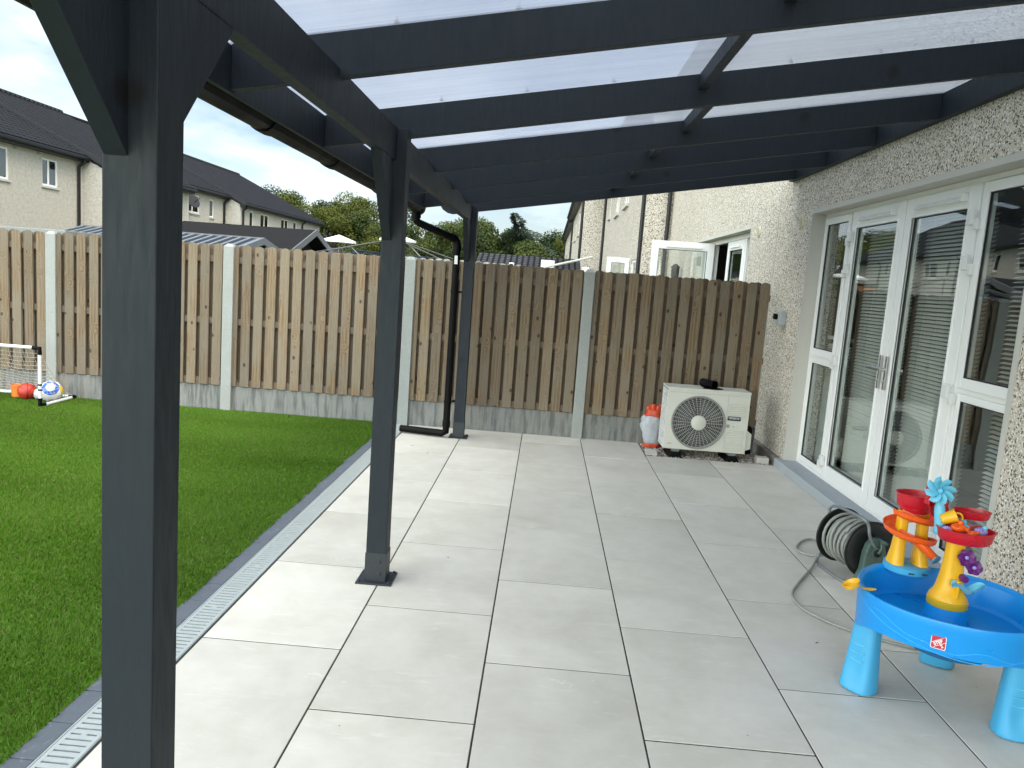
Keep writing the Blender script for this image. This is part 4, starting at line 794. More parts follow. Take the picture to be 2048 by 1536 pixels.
for k in range(9000):
    x = rgn.uniform(-40, 14); y = 76+rgn.normal(0, 1.2); zmax = 4.4+.7*math.sin(x*.9)+.5*math.sin(x*2.3+1); z = zmax*rgn.uniform(.05, 1)
    a = rgn.uniform(0, 6.28); s = rgn.uniform(.18, .34); hd.add([(x-s*math.cos(a), y-s*math.sin(a), z-s*.3), (x+.1, y, z-s), (x+s*math.cos(a), y+s*math.sin(a), z+s*.3), (x-.1, y, z+s)], [(0, 1, 2, 3)], (rgn.random(), 0, .1))
hedge = tag(hd.build('woodland', LD), 'dark leafy mass of woodland closing the view behind the trees', 'woodland', kind='stuff')

# ------------------------------------------------------------------ heat pump
PX0, PX1, PY0, PY1, PZ0, PZ1 = 1.368, 2.150, 6.75, 7.05, .078, .672
PUMP = plain('pump_cream', (.56, .555, .49), .45, .05, 3); PUMPD = plain('pump_grey_trim', (.26, .26, .24), .6)  # PUMPD: darker grey for the grille surround, seams and a sticker
t = thing('heat_pump', 'cream outdoor heat pump unit with a round black fan grille', 'heat pump', (1.76, 6.9, 0))
HP = t; cxp, czp, rp = 1.680, .348, .248
b = MB(); seg = 48
# front panel with a round hole
fr_ = []; 
def sq(a):
    c_, s_ = math.cos(a), math.sin(a); x0_, x1_ = PX0-cxp, PX1-cxp; z0_, z1_ = PZ0-czp, PZ1-.02-czp; k = 9e9
    if c_ > 1e-6: k = min(k, x1_/c_)
    if c_ < -1e-6: k = min(k, x0_/c_)
    if s_ > 1e-6: k = min(k, z1_/s_)
    if s_ < -1e-6: k = min(k, z0_/s_)
    return (cxp+c_*k, czp+s_*k)
angs = sorted([2*math.pi*k/seg for k in range(seg)]+[math.atan2(z_-czp, x_-cxp) % (2*math.pi) for x_ in (PX0, PX1) for z_ in (PZ0, PZ1-.02)])
vs = []; n = len(angs)
for a in angs: o_ = sq(a); vs += [(o_[0], PY0, o_[1]), (cxp+rp*math.cos(a), PY0, czp+rp*math.sin(a)), (cxp+rp*math.cos(a), PY0+.05, czp+rp*math.sin(a))]
fs = []
for k in range(n): j = (k+1) % n; fs += [(3*k, 3*j, 3*j+1, 3*k+1), (3*k+1, 3*j+1, 3*j+2, 3*k+2)]
b.add(vs, [f[::-1] for f in fs]); b.box(PX1-.012, PX1, PY0+.001, PY1, PZ0, PZ1-.02); b.box(PX0, PX1, PY1-.012, PY1, PZ0, PZ1-.0205); b.box(PX0+.001, PX1-.013, PY0+.002, PY1-.013, PZ0-.002, PZ0+.01)
b.box(PX1-.015, PX1+.0, PY0+.001, PY0+.002, PZ0, PZ1-.02)
b.build('casing', PUMP, t)
lid = MB(); lid.box(PX0-.006, PX1+.006, PY0-.006, PY1+.006, PZ1-.021, PZ1); lid.build('lid', PUMP, t, bevel=.006)
b = MB(); b.lathe([(rp+.012, 0), (rp+.012, -.012), (rp-.004, -.014), (rp-.006, .02)], (cxp, PY0, czp), 56, Matrix.Rotation(R(-90), 3, 'X')); 
b = MB(); b.tube([(cxp+(rp+.004)*math.cos(2*math.pi*k/56), PY0-.004, czp+(rp+.004)*math.sin(2*math.pi*k/56)) for k in range(56)], .008, 8, closed=True); b.build('grille_surround', PUMPD, t, smooth=True)
b = MB(); b.lathe([(rp-.001, .045), (rp-.001, .048)], (cxp, PY0, czp), 40, Matrix.Rotation(R(-90), 3, 'X')); b.lathe([(.0, .03), (.04, .03), (.04, .045)], (cxp, PY0, czp), 20, Matrix.Rotation(R(-90), 3, 'X'))
b.build('fan_recess', plain('fan_dark', (.012, .012, .012), .6), t)
b = MB()
for k in range(3):
    for j in range(8):
        a0 = 2*math.pi*k/3+j*.18; a1 = a0+.19; r0, r1 = .05, .21+.015*math.sin(j)
        P4 = [(cxp+r0*math.cos(a0), PY0+.020+j*.002, czp+r0*math.sin(a0)), (cxp+r1*math.cos(a0), PY0+.014+j*.003, czp+r1*math.sin(a0)), (cxp+r1*math.cos(a1), PY0+.017+j*.003, czp+r1*math.sin(a1)), (cxp+r0*math.cos(a1), PY0+.022+j*.002, czp+r0*math.sin(a1))]
        b.add(P4+[(p[0], p[1]+.003, p[2]) for p in P4], [(0, 3, 2, 1), (4, 5, 6, 7), (0, 1, 5, 4), (2, 3, 7, 6)])
b.build('fan_blades', plain('fan_blade_grey', (.05, .05, .052), .5), t)
b = MB()
for r_ in [.075+.0165*k for k in range(11)]: b.tube([(cxp+r_*math.cos(2*math.pi*k/44), PY0-.006-.012*(1-(r_/rp)**2), czp+r_*math.sin(2*math.pi*k/44)) for k in range(44)], .0015, 5, closed=True)
for k in range(36):
    a = 2*math.pi*k/36; b.tube([(cxp+r_*math.cos(a), PY0-.007-.012*(1-(r_/rp)**2), czp+r_*math.sin(a)) for r_ in ([.07, .16, rp] if k % 2 == 0 else [.12, .18, rp])], .0020, 5)
b.build('grille', PUMPD if False else plain('grille_wire', (.42, .42, .39), .4), t)
b = MB(); b.lathe([(.0, -.026), (.060, -.026), (.070, -.020), (.070, -.012)], (cxp, PY0, czp), 32, Matrix.Rotation(R(-90), 3, 'X'), ); b.build('fan_hub', PUMP, t, smooth='auto')
for grp_ in ([.55-.021*k for k in range(7)], [.295-.021*k for k in range(10)]):
    b = MB()
    for z in grp_: b.prism([(PY0-.0005, z-.006), (PY0-.006, z-.002), (PY0-.0005, z+.004)], 1.955, 2.12, 0)
    b.build('louvres', PUMP, t)
b = MB(); b.box(1.944, 1.9455, PY0-.0012, PY0+.001, PZ0+.01, PZ1-.03); b.box(PX0+.02, 2.135, PY0-.0012, PY0+.001, PZ1-.045, PZ1-.043); b.build('seam', PUMPD, t)
b = MB()
for k in range(7): b.box(PX0-.003, PX0+.003, PY0+.002+k*.0485, PY0+.006+k*.0485, PZ0+.01, PZ1-.03)
for k in range(15): b.box(PX0-.004, PX0+.002, PY0+.004, PY1, PZ0+.015+k*.0385, PZ0+.0195+k*.0385)
b.build('side_grille', WHITE, t); MB().box(PX0+.004, PX0+.010, PY0+.013, PY1-.013, PZ0+.01, PZ1-.022).build('coil', plain('coil_dark', (.03, .032, .035), .5), t)
b = MB(); b.box(PX0-.035, PX0-.004, PY0+.02, PY0+.07, PZ1-.085, PZ1-.065); b.build('bracket', PUMP, t, bevel=.004)
b = MB(); b.prism([(PX1-.012, PZ0+.02), (PX1+.055, PZ0+.045), (PX1+.055, PZ0+.19), (PX1+.02, PZ0+.215), (PX1-.012, PZ0+.235)], PY0+.02, PY0+.22, 1); b.build('valve_cover', PUMP, t, bevel=.008)
b = MB(); b.tube([(PX1+.0, PY1-.04, PZ0+.20), (PX1+.05, PY1-.02, PZ0+.205), (PX1+.11, PY1+.03, PZ0+.19), (PX1+.13, PY1+.10, PZ0+.10), (PX1+.14, PY1+.12, -.02)], .030, 12, smooth=5); b.build('insulated_pipe', BLKPL, t, smooth=True)
MB().box(1.953, 2.076, PY0-.0045, PY0-.0006, .3925, .4315).build('name_plate', plain('plate_navy', (.012, .022, .040), .4), t)
RXm = lambda x, y, z: Matrix.Translation((x, y, z)) @ Matrix.Rotation(R(90), 4, 'X')
text_mesh('HITACHI', .0285, plain('plate_silver', (.72, .74, .74), .4), RXm(2.0145, PY0-.0052, .4125) @ Matrix.Scale(.86, 4, (1, 0, 0)), t, bold=.0001)
text_mesh('R32', .018, plain('ink', (.03, .03, .03), .5), RXm(2.016, PY0-.0026, .335), t); MB().box(1.996, 2.036, PY0-.0016, PY0-.0006, .326, .344).build('sticker', WHITE, t); MB().box(1.950, 1.978, PY0-.0016, PY0-.0006, .322, .352).build('sticker', PUMPD, t)
text_mesh('inverter', .015, plain('ink_grey', (.2, .2, .19), .5), RXm(1.425, PY0-.0014, .128), t)
for x_ in (1.47, 1.55, 1.98, 2.06):
    pass
for i, x_ in enumerate((1.49, 2.03)):
    b = MB(); b.prism([(x_-.07, -.012), (x_+.07, -.012), (x_+.045, .05), (x_-.045, .05)], 6.715, 7.06, 1); b.build('rubber_foot', BLKPL, t, bevel=.008)
    b = MB(); b.box(x_-.035, x_+.035, 6.745, 7.04, .051, .075); b.build('rail', plain_c('rail_grey', (.15, .16, .16), .5), t)
# black pipe offcut and lid cloth on the pump
t = thing('pipe_offcut', 'short black plastic pipe offcut lying on top of the heat pump', 'pipe', (1.76, 6.85, .70))
Mq = Matrix.Rotation(R(105), 3, 'X') @ Matrix.Rotation(R(0), 3, 'Z'); Mq = Matrix.Rotation(R(30), 3, 'Z') @ Matrix.Rotation(R(90), 3, 'X')
b = MB(); b.lathe([(.034, -.09), (.040, -.09), (.043, -.07), (.040, -.065), (.040, .065), (.043, .07), (.042, .09), (.035, .09), (.034, -.08)], (1.765, 6.87, .7155), 28, Mq); b.build('tube', BLKPL, t, smooth='auto')
b = MB(); b.prism([(1.70, 6.79), (1.84, 6.765), (1.905, 6.83), (1.87, 6.93), (1.75, 6.95)], .6725, .679, 2); tag(b.build('rubber_scrap', BLKPL, bevel=.002), 'flat black rubber scrap under the pipe offcut on the heat pump', 'rubber scrap')
# spare tiles and bag
Mr = Matrix.Translation((1.265, 6.78, .012)) @ Matrix.Rotation(R(8), 4, 'X') @ Matrix.Rotation(R(-4), 4, 'Z')
tag(MB().box(-.055, .055, -.07, .07, 0, .012, (.4, .5, .2), Mr).build('tile_offcut', plain('pale_offcut', (.50, .48, .43), .5), bevel=.001), 'small pale tile offcut on the gravel below the white bag', 'tile offcut', 'tile offcuts on the gravel')
tag(MB().box(2.275, 2.385, 6.74, 6.84, -.005, .055, (.4, .5, .2)).build('tile_offcut', plain_c('pale_offcut2', (.50, .48, .43), .5), bevel=.001), 'pale square block on the gravel at the right corner of the heat pump', 'block')
def bag():
    t = thing('cement_bag', 'crumpled white plastic bag with orange top and base, between heat pump and fence', 'bag', (1.31, 7.13, 0))
    rg = random.Random(3)
    def shell(z0, z1, nz, ro, mat, name):
        b = MB(); vs = []; seg = 26; rows = nz+1
        for i in range(rows):
            z = z0+(z1-z0)*i/nz; w_ = ro(z)
            for k in range(seg):
                a = 2*math.pi*k/seg; fold = 1+.09*math.sin(5*a+z*23)+.07*math.sin(9*a-z*41)+.04*math.sin(13*a+z*77)+rg.uniform(-.05, .05)
                vs.append((1.315+w_*.105*fold*math.cos(a)+.012*math.sin(z*19), 7.145+w_*.062*fold*math.sin(a), z+.005*math.sin(4*a+z*30)))
        fs = [(i*seg+k, i*seg+(k+1) % seg, (i+1)*seg+(k+1) % seg, (i+1)*seg+k) for i in range(nz) for k in range(seg)]+[tuple(range(seg-1, -1, -1)), tuple((rows-1)*seg+k for k in range(seg))]
        b.add(vs, fs); b.build(name, mat, t, smooth=True)
    prof = lambda z: .80+.22*math.sin(min(1, z/.32)*2.6)-(.35*max(0, z-.30)/.12)
    wm = plain('bag_white', (.40, .42, .45), .35, .25, 22); om = plain('bag_orange', (.55, .06, .018), .45, .4, 30)
    shell(-.01, .035, 3, prof, om, 'base_band'); shell(.036, .315, 12, prof, wm, 'body'); shell(.316, .385, 5, lambda z: prof(z)*1.04+.05*math.sin(z*90), om, 'top')
    b = MB()
    for k in range(6): x = 1.255+k*.024; b.lathe([(.022, .36), (.026, .385), (.018, .41+.012*(k % 3)), (.004, .42+.012*(k % 2))], (x, 7.145+.012*(k % 2), 0), 7)
    b.build('crumpled_neck', om if True else wm, t)
bag()
# ------------------------------------------------------------------ football goal and balls
GX, GY = -4.745, 6.69
t = thing('football_goal', 'small white toy football goal with black corner joints by the fence', 'goal', (GX, GY, 0))
PW = plain('goal_white', (.62, .63, .63), .35, .03)
for nm, path in (('upright', [(GX, GY, .05), (GX, GY, .55)]), ('crossbar', [(GX-.05, GY, .583), (GX-1.15, GY, .583)]), ('side_rail', [(GX+.02, GY+.06, .02), (GX+.0, GY+.52, .02)]), ('back_rail', [(GX-.05, GY+.56, .02), (GX-1.15, GY+.56, .02)]), ('upright', [(GX-1.2, GY, .05), (GX-1.2, GY, .55)]), ('side_rail', [(GX-1.2, GY+.06, .02), (GX-1.2, GY+.52, .02)])):
    MB().tube(path, .017, 14).build(nm, PW, t, smooth='auto')
for gx, s in ((GX, -1), (GX-1.2, 1)):
    MB().tube([(gx, GY, .52), (gx, GY, .583), (gx+s*.07, GY, .583)], .0205, 12).build('corner_joint', BLKPL, t, smooth='auto'); MB().tube([(gx, GY, .09), (gx, GY, .02), (gx+.01, GY+.07, .02)], .0205, 12).build('corner_joint', BLKPL, t, smooth='auto')
    MB().tube([(gx, GY+.50, .02), (gx, GY+.56, .02), (gx+s*.06, GY+.56, .02)], .0205, 12).build('corner_joint', BLKPL, t, smooth='auto')
b = MB(); b.tube([(GX, GY, .215), (GX, GY, .23)], .0195, 12); b.build('strap', BLKPL, t); b = MB(); b.tube([(GX, GY, .165), (GX, GY, .18)], .0195, 12); b.build('strap', BLKPL, t)
b = MB(); nx, nz = 26, 15
def npt(u, v): return (GX-1.2*u, GY+.02+.54*(v**1.4)+.015*math.sin(u*40), .57-.55*v-.05*math.sin(v*3.1)*(.6+.4*math.sin(u*9)))
for i in range(nx+1): b.tube([npt(i/nx, j/8) for j in range(9)], .0022, 4)
for j in range(1, nz): b.tube([npt(i/12, j/nz) for i in range(13)], .0022, 4)
for j in range(1, 9): v = j/9; p_ = npt(0, v); b.tube([(GX, GY+.01, p_[2]), (GX+.005*math.sin(j), (GY+p_[1])/2, p_[2]-.01), p_], .0022, 4)
for j in range(1, 5): f = j/5; b.tube([(GX, GY+.54*f, .02), (GX, GY+.54*f, max(.03, .57-.55*(f**(1/1.4))))], .0022, 4)
b.build('net', plain('net_white', (.42, .41, .37), .8), t)
def ball(name, lab, c, r, mat, squash=1):
    vs = MB(); prof = [(max(.0005, r*math.sin(math.pi*k/20)), -r*math.cos(math.pi*k/20)*squash) for k in range(21)]; vs.lathe(prof, (c[0], c[1], r*squash), 36, Matrix.Rotation(R(25), 3, 'X') @ Matrix.Rotation(R(30), 3, 'Y'))
    return tag(vs.build(name, mat, smooth=True), lab, 'ball')
def m_ball(name, base, kind):
    M_ = Mat(name); p = M_.pos(loc=(0, 0, 0)); vo = M_.n('ShaderNodeTexVoronoi', feature='F1'); vo.inputs['Scale'].default_value = 14 if kind == 'f' else 6; M_.l(p, vo.inputs['Vector'])
    if kind == 'f':
        s_ = M_.n('ShaderNodeSeparateColor'); M_.l(vo.outputs['Color'], s_.inputs[0]); c = M_.ramp(s_.outputs[0], [(0, (.60, .60, .59)), (.55, (.02, .04, .20)), (.66, (.60, .60, .59)), (.72, (.75, .50, .03)), (.80, (.55, .03, .06)), (.85, (.10, .35, .08)), (.9, (.75, .75, .74))], 'CONSTANT')
        ve = M_.n('ShaderNodeTexVoronoi', feature='DISTANCE_TO_EDGE'); ve.inputs['Scale'].default_value = 14; M_.l(p, ve.inputs['Vector']); c = M_.mix(M_.ramp(ve.outputs[0], [(.0, 1.), (.05, 0.)]), c, (.6, .6, .6)); nn = M_.n('ShaderNodeVectorMath', operation='NORMALIZE'); sub = M_.n('ShaderNodeVectorMath', operation='SUBTRACT'); M_.l(p, sub.inputs[0]); sub.inputs[1].default_value = (0, 0, .108); M_.l(sub.outputs[0], nn.inputs[0]); dd = M_.n('ShaderNodeVectorMath', operation='DOT_PRODUCT'); M_.l(nn.outputs[0], dd.inputs[0]); dd.inputs[1].default_value = (.40, -.74, .54); rf = M_.math('MULTIPLY', M_.math('GREATER_THAN', dd.outputs['Value'], .70), M_.math('LESS_THAN', dd.outputs['Value'], .92)); c = M_.mix(rf, c, M_.mix(M_.ramp(ve.outputs[0], [(.0, 1.), (.04, 0.)]), (.01, .10, .45), (.5, .55, .6))); c = M_.mix(M_.math('GREATER_THAN', dd.outputs['Value'], .92), c, (.62, .62, .62))
    else: c = base
    M_.col(c); M_.rough(.45); M_.bump(M_.noise(p, 180, 2), .001); return M_.m
MBALL = m_ball('ball_red', (.50, .035, .018), 'b'); SEAM = plain('ball_seam', (.02, .012, .012), .7)
def off_ball(o, c):   # keep the ball's mesh centred on its own origin
    o.data.transform(Matrix.Translation((-c[0], -c[1], 0))); o.location = (c[0], c[1], 0); WL[o.name] = Vector((c[0], c[1], 0)); return o
bb = off_ball(ball('basketball', 'red orange basketball on the lawn inside the goal', (-5.10, 7.02), .085, MBALL), (-5.10, 7.02))
b = MB(); Mb = Matrix.Rotation(R(35), 3, 'Z') @ Matrix.Rotation(R(20), 3, 'X')
for rot_ in (Matrix.Identity(3), Matrix.Rotation(R(90), 3, 'Y'), Matrix.Rotation(R(90), 3, 'X')):
    b.tube([Vector((-5.10, 7.02, .085))+Mb @ (rot_ @ Vector((.0852*math.cos(2*math.pi*k/40), .0852*math.sin(2*math.pi*k/40), 0))) for k in range(40)], .0024, 5, closed=True)
for s in (-1, 1): b.tube([Vector((-5.10, 7.02, .085))+Mb @ Vector((s*(.035+.03*math.cos(2*2*math.pi*k/40)), math.sqrt(max(0, .0852**2-(.035+.03*math.cos(4*math.pi*k/40))**2))*math.sin(2*math.pi*k/40), math.sqrt(max(0, .0852**2-(.035+.03*math.cos(4*math.pi*k/40))**2))*math.cos(2*math.pi*k/40))) for k in range(40)], .0013, 5, closed=True)
b.build('seams', SEAM, bb)
ot = thing('orange_bucket', 'small orange plastic tub beside the red basketball', 'tub', (-5.25, 7.10, 0))
b = MB(); b.lathe([(.050, .002), (.056, .005), (.066, .12), (.070, .121), (.070, .130), (.062, .130), (.052, .01)], (-5.255, 7.10, 0), 14); b.build('tub', plain('tub_orange', (.75, .20, .03), .4), ot, smooth='auto')
off_ball(ball('football', 'white and blue patterned football behind the goal side net', (-4.835, 7.0), .108, m_ball('ball_multi', None, 'f')), (-4.835, 7.0))
bw = off_ball(ball('football', 'small white ball with black spots behind the goal upright', (-4.99, 7.05), .062, plain('ball_white', (.55, .55, .55), .4)), (-4.99, 7.05))
b = MB()
for d in ((-.5, -.75, .0), (.5, -.75, .4), (.1, -.6, -.75), (-.2, -.3, .9), (.9, -.1, -.2)):
    d = Vector(d).normalized(); c_ = Vector((-4.99, 7.05, .062))+d*.0605; b.lathe([(.013, 0), (.012, .0022), (.004, .003)], c_, 6, d.to_track_quat('Z', 'Y').to_matrix())
b.build('spots', SEAM, bw)

# ------------------------------------------------------------------ hose reel
t = thing('hose_reel', 'green and black garden hose reel with a grey tube frame by the door step', 'hose reel', (2.05, 3.80, 0))
RGREEN = plain('reel_green', (.075, .125, .105), .45, .1, 6); TUBEG = plain('frame_tube_grey', (.25, .27, .27), .35, .08, 8, metal=.4); RBLK = plain('reel_black', (.012, .014, .013), .38, .1, 8); HOSE = plain('hose_grey', (.27, .28, .255), .5, .08, 14)
CR, CL = Vector((2.075, 3.70, .202)), Vector((2.005, 3.955, .202)); AX = (CR-CL).normalized(); Mx3 = AX.to_track_quat('Z', 'Y').to_matrix()
def disc(c, s, name):
    b = MB(); pr = [(.052, .004*s), (.10, .004*s), (.112, .010*s), (.135, .010*s), (.150, .002*s), (.163, .004*s), (.165, -.002*s), (.162, -.006*s), (.150, -.006*s), (.13, .0), (.052, -.004*s)]
    b.lathe(pr, c, 48, Mx3); o = b.build(name, RBLK, t, smooth='auto'); return o
disc(CR, 1, 'flange'); disc(CL, -1, 'flange')
b = MB(); b.tube([CL, CR], .058, 24); b.build('drum', RBLK, t, smooth='auto')
u = AX.orthogonal().normalized(); v = AX.cross(u); b = MB(); rg = random.Random(2)
L = (CR-CL).length; pts = []
for layer, (r0, turns) in enumerate(((.078, 8), (.095, 8), (.111, 7), (.126, 5))):
    pts = []
    for k in range(turns*20+1):
        f = k/(turns*20); f = f if layer % 2 == 0 else 1-f; a = 2*math.pi*k/20+layer
        lat = .024+(L-.048)*(f if layer < 3 else .10+.72*f); pts.append(CL+AX*lat+(u*math.cos(a)+v*math.sin(a))*(r0+.0025*math.sin(a*3+layer)+(.006*math.sin(a*.37+2) if layer == 3 else 0)))
    b.tube(pts, .0092, 8)
b.tube([CL+AX*.03+(u*math.cos(a)+v*math.sin(a))*.137 for a in [k*.3 for k in range(26)]], .0092, 8)
b.tube([CL+AX*(.04+.15*k/34)+(u*math.cos(k*.3+1)+v*math.sin(k*.3+1))*(.140+.004*math.sin(k*.5)) for k in range(35)], .0092, 8)
b.build('wound_hose', HOSE, t, smooth=True)
# green housing: flat A-shaped stand with a rounded head on the outside of the near flange
side_v = AX.cross(Vector((0, 0, 1))).normalized()
hp = [(.10*1.15, -.19), (.075, -.10), (.066, 0), (.050, .05), (.022, .082), (-.022, .082), (-.050, .05), (-.066, 0), (-.085, -.10), (-.125, -.19)]
def slab(o_, a, c_, d, name, mat, hp_=hp, bev=.008):
    vs = [o_+side_v*p[0]+Vector((0, 0, p[1]))+AX*a for p in hp_]+[o_+side_v*p[0]+Vector((0, 0, p[1]))+AX*c_ for p in hp_]; n = len(hp_)
    b = MB(); b.add(vs, [tuple(range(n)), tuple(range(2*n-1, n-1, -1))]+[(i, n+i, n+(i+1) % n, (i+1) % n) for i in range(n)]); return b.build(name, mat, t, bevel=bev)
slab(CR, .010, .055, 0, 'side_stand', RGREEN)
b = MB(); b.lathe([(.022, .055), (.022, .068), (.014, .070), (.014, .062)], CR, 24, Mx3); b.build('hub', RBLK, t, smooth='auto')
b = MB(); b.lathe([(.034, .053), (.034, .059), (.024, .061)], CR, 28, Mx3); b.build('hub_ring', RGREEN, t, smooth='auto')
b = MB(); ca = CR+AX*.066; b.tube([ca, ca+side_v*-.02+Vector((0, 0, .03)), ca+side_v*-.012+Vector((0, 0, .075))], [.010, .009, .008], 10); b.tube([ca+side_v*-.012+Vector((0, 0, .072)), ca+side_v*-.012+Vector((0, 0, .072))+AX*.045], .010, 10); b.build('crank', RGREEN, t, smooth='auto')
b = MB(); b.tube([CR+AX*.035+side_v*-.045+Vector((0, 0, -.03)), (2.034, 3.62, .29), (2.013, 3.62, .365), (1.985, 3.64, .397), (1.963, 3.80, .392), (1.958, 3.97, .368), (1.945, 4.01, .34), (1.950, 4.01, .27), (1.965, 4.01, .20)], .0085, 12, smooth=5); b.build('handle_tube', TUBEG, t, smooth=True)
b = MB(); b.tube([CR+AX*.035+side_v*-.045+Vector((0, 0, -.035)), CR+AX*.035+side_v*-.045+Vector((0, 0, .02))], .017, 12); b.build('handle_socket', RGREEN, t, smooth='auto')
b = MB(); b.tube([(1.965, 4.03, .16), (1.930, 4.03, .07), (1.900, 3.98, .012), (1.897, 3.90, .010), (1.925, 3.74, .010), (1.960, 3.65, .010), (1.99, 3.625, .02), (2.01, 3.62, .06)], .0085, 12, smooth=5); b.build('frame_tube', TUBEG, t, smooth=True)
b = MB(); b.tube([(2.11, 4.02, .05), (2.14, 4.0, .012), (2.19, 3.80, .010), (2.20, 3.66, .012), (2.18, 3.62, .05)], .0085, 12, smooth=5); b.build('frame_tube', TUBEG, t, smooth=True)
hp_ = [(1.985, 4.12, .06), (2.02, 4.30, .03), (2.03, 4.42, .012), (1.97, 4.41, .010), (1.905, 4.33, .010), (1.850, 4.22, .010), (1.850, 4.15, .010), (1.90, 4.09, .013), (1.95, 4.05, .03), (1.935, 4.04, .045), (1.90, 4.0, .028), (1.83, 3.87, .012), (1.75, 3.74, .010), (1.66, 3.59, .010), (1.585, 3.45, .010), (1.560, 3.34, .010), (1.572, 3.23, .010), (1.635, 3.11, .010), (1.72, 3.02, .010), (1.83, 2.945, .010), (1.97, 2.88, .010), (2.12, 2.86, .010), (2.28, 2.93, .010)]
b = MB(); b.tube(hp_, .0072, 10, smooth=6); b.build('loose_hose', HOSE, t, smooth=True)

# ------------------------------------------------------------------ water play table
BLUE = plain('table_blue', (.003, .27, .72), .33, .06, 4); LBLUE = plain('leg_light_blue', (.055, .36, .62), .38, .05, 5); YEL = plain('toy_yellow', (.80, .43, .010), .32, .05, 5); RED = plain('toy_red', (.50, .008, .020), .3, .05, 5)
YELD = plain('toy_yellow_band', (.62, .40, .010), .4, .05); ORG = plain('toy_orange', (.82, .11, .008), .3, .05); PUR = plain('toy_purple', (.11, .008, .14), .35, .06); LILAC = plain('toy_lilac', (.33, .28, .62), .4, .05); SKYB = plain('toy_sky_blue', (.14, .50, .68), .38, .05); EMB = plain('embossed_light_blue', (.03, .40, .88), .3, .04)
TX, TY = 1.81, 2.385
t = thing('water_table', 'bright blue toddler water play table with light blue legs, red trays and yellow towers', 'water table', (TX, TY, 0))
WT = t
LEGA = (R(162), R(-38), R(62))
def rad(a):  # gently squared oval, a is the world angle
    return .333*(1+.018*math.cos(4*(a-R(20))))
def zb(a):
    d = min(abs((a-l+math.pi) % (2*math.pi)-math.pi) for l in LEGA); return .335-.060*math.exp(-(d/.42)**2)
SEG = 72; AN = [2*math.pi*k/SEG for k in range(SEG)]
prof = [(lambda a: zb(a)+.012, .55), (lambda a: zb(a)-.0, .90), (lambda a: zb(a)+.004, .975), (lambda a: .43, 1.0), (lambda a: .455, 1.012), (lambda a: .4635, 1.004), (lambda a: .4645, .985), (lambda a: .458, .955), (lambda a: .445, .935), (lambda a: .36, .905), (lambda a: .347, .87), (lambda a: .345, .3), (lambda a: .3455, .01)]
b = MB(); vs = [(TX+rad(a)*q*math.cos(a), TY+rad(a)*q*math.sin(a), z(a)) for z, q in prof for a in AN]; n = len(prof)
vs0 = [(TX, TY, .29)]; fs = [(i*SEG+k, i*SEG+(k+1) % SEG, (i+1)*SEG+(k+1) % SEG, (i+1)*SEG+k) for i in range(n-1) for k in range(SEG)]
b.add(vs+vs0, fs+[(n*SEG, (k+1) % SEG, k) for k in range(SEG)]); basin = b.build('basin', BLUE, t, smooth='auto')
b = MB(); b.lathe([(.10, .23), (.15, .25), (.17, .33)], (TX+.02, TY, 0), 32); b.build('drain_well', plain('deep_blue', (.006, .09, .22), .5), t, smooth='auto')
b = MB(); b.lathe([(.090, .343), (.082, .36), (.073, .405), (.073, .410)], (1.825, 2.415, 0), 36); b.build('pillar', BLUE, t, smooth='auto')
def wline(f, a0, a1, nm):
    b = MB(); P_ = []
    for k in range(61):
        q = k/60; a = a0+(a1-a0)*q; z = f(q); rr_ = rad(a)*(1.0-.025*max(0, (.43-z)/.090))+.0008; P_.append((TX+rr_*math.cos(a), TY+rr_*math.sin(a), z))
    b.tube(P_, .0019, 6); b.build(nm, EMB, t, smooth=True)
wline(lambda q: .430-.098*math.sin(min(1, q*1.7)*math.pi/2)+.055*max(0, (q-.62)/.38)**1.4, R(180), R(318), 'embossed_line')
wline(lambda q: .415-.058*min(1, q*1.9)+.006*math.sin(q*21)+.010*math.sin(q*11+.6), R(193), R(300), 'embossed_line')
